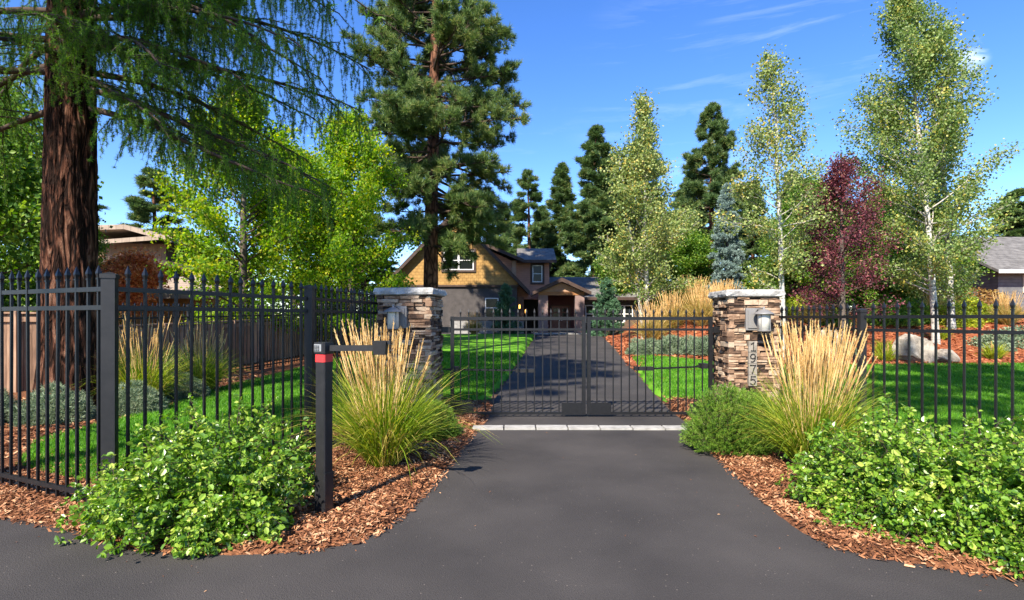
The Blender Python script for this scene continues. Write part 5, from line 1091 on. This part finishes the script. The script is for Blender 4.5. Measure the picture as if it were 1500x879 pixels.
# right slope shrubs
bx = dome(1.0, 1.0, 3600, .10, 78, None, 'leaf', .6, inner=.6, lumps=.3)
bs = shrub('boxwood_shrub', 'dark green boxwood behind the two boulders', 'shrub', 15.0, 21.6, bx, M['greenleaf'], 'shrubs on the right slope')
for (x, y, s, lb) in [(12.6, 22.0, 1.0, 'dark green boxwood right of the plum trunk'), (16.2, 22.4, 1.0, 'dark green boxwood right of the leaning aspen trunk'), (9.9, 22.5, 1.0, 'dark green boxwood right of the lone aspen trunk')]:
    copy_thing(bs, (x, y, hz(x, y)-.1), x, s, lb, 'shrubs on the right slope')
def recolour(root, mat):
    for ch in root.children:
        if ch.name.startswith('foliage'):
            ch.data = ch.data.copy(); ch.data.materials[0] = mat
for (x, y, s, mt, lb) in [(17.6, 21.8, 1.0, 'yellowgreen', 'yellow green barberry below the rusty shrub'), (19.2, 22.8, 1.15, 'yellowgreen', 'yellow green barberry at the right edge of the slope'), (20.9, 24.4, 1.5, 'orangeshrub', 'rusty orange spirea before the grey neighbouring house'),
                          (11.3, 23.5, 1.2, 'yellowgreen', 'yellow green shrub beneath the purple plum'), (16.4, 18.6, .75, 'greygreen', 'silvery juniper right of the boulders'), (17.6, 18.9, .85, 'greygreen', 'silvery juniper nearest the right edge'), (10.9, 17.7, .5, 'greygreen', 'small grey green mound beside the pale boulder'), (13.2, 24, 1.3, 'yellowgreen', 'tall yellow green shrub behind the boxwoods')]:
    c2_ = copy_thing(bs, (x, y, hz(x, y)-.1*s), x*3, (s, s, s*.85), lb, 'shrubs on the right slope'); recolour(c2_, M[mt])
tg = orngrass(.5, .45, 260, 3, .5, 79, bw=.022, fuzzy=False)
tf = ograss('sedge_tuft', 'yellow green sedge tuft left of the boulders, upper one', 12.0, 17.6, (tg[0], tg[1], tg[2]), M['yellowgreen'], 'sedge tufts on the mulch')
for (x, y, s, lb) in [(11.4, 16.7, 1, 'yellow green sedge tuft beside the first post of the right fence'), (12.6, 17.2, .9, 'yellow green sedge tuft nearest the large boulder'), (15.0, 17.0, 1.1, 'yellow green sedge tuft at the right, in front of the junipers'), (15.3, 19.5, 1, 'yellow green sedge tuft beside the leaning aspen trunk')]:
    copy_thing(tf, (x, y, hz(x, y)), x, s, lb, 'sedge tufts on the mulch')
# boulders
def boulder(label, x, y, sx, sy, sz, seed, rz_=0):
    rng = np.random.default_rng(seed); nu, nv = 26, 14; V = []
    cuts = rdir(rng, 12); cd = rng.uniform(.5, .82, 12)
    for j in range(nv+1):
        ph = PI*j/nv
        for i in range(nu):
            th = 2*PI*i/nu; d = np.array([math.sin(ph)*math.cos(th), math.sin(ph)*math.sin(th), math.cos(ph)]); r = 1.
            for c, k in zip(cuts, cd):
                q = d@c
                if q > .01: r = min(r, k/q)
            V.append(d*r*np.array([sx, sy, sz])*(1+rng.normal(0, .012)))
    idx = np.arange((nv+1)*nu).reshape(nv+1, nu); j2 = np.roll(idx, -1, 1); g = Geo(); g.add(np.array(V), np.stack([idx[:-1], idx[1:], j2[1:], j2[:-1]], -1).reshape(-1, 4))
    o = bpy.data.objects.new('boulder', g.mesh('boulder', M['boulder'])); C.objects.link(o); o.location = (x, y, hz(x, y)+sz*.5); o.rotation_euler = (0, 0, rz_)
    return tag(o, label, 'boulder', 'boulders on the mulch slope')
boulder('larger angular boulder on the red mulch behind the right fence', 12.35, 16.75, .66, .50, .62, 81)
boulder('smaller flat boulder touching the larger one on the red mulch', 13.2, 16.7, .50, .40, .34, 82)
boulder('pale boulder on the slope left of the first post of the right fence', 10.55, 18.3, .70, .5, .5, 83)
boulder('low grey boulder half buried left of the pale one', 9.9, 17.4, .4, .35, .22, 84)
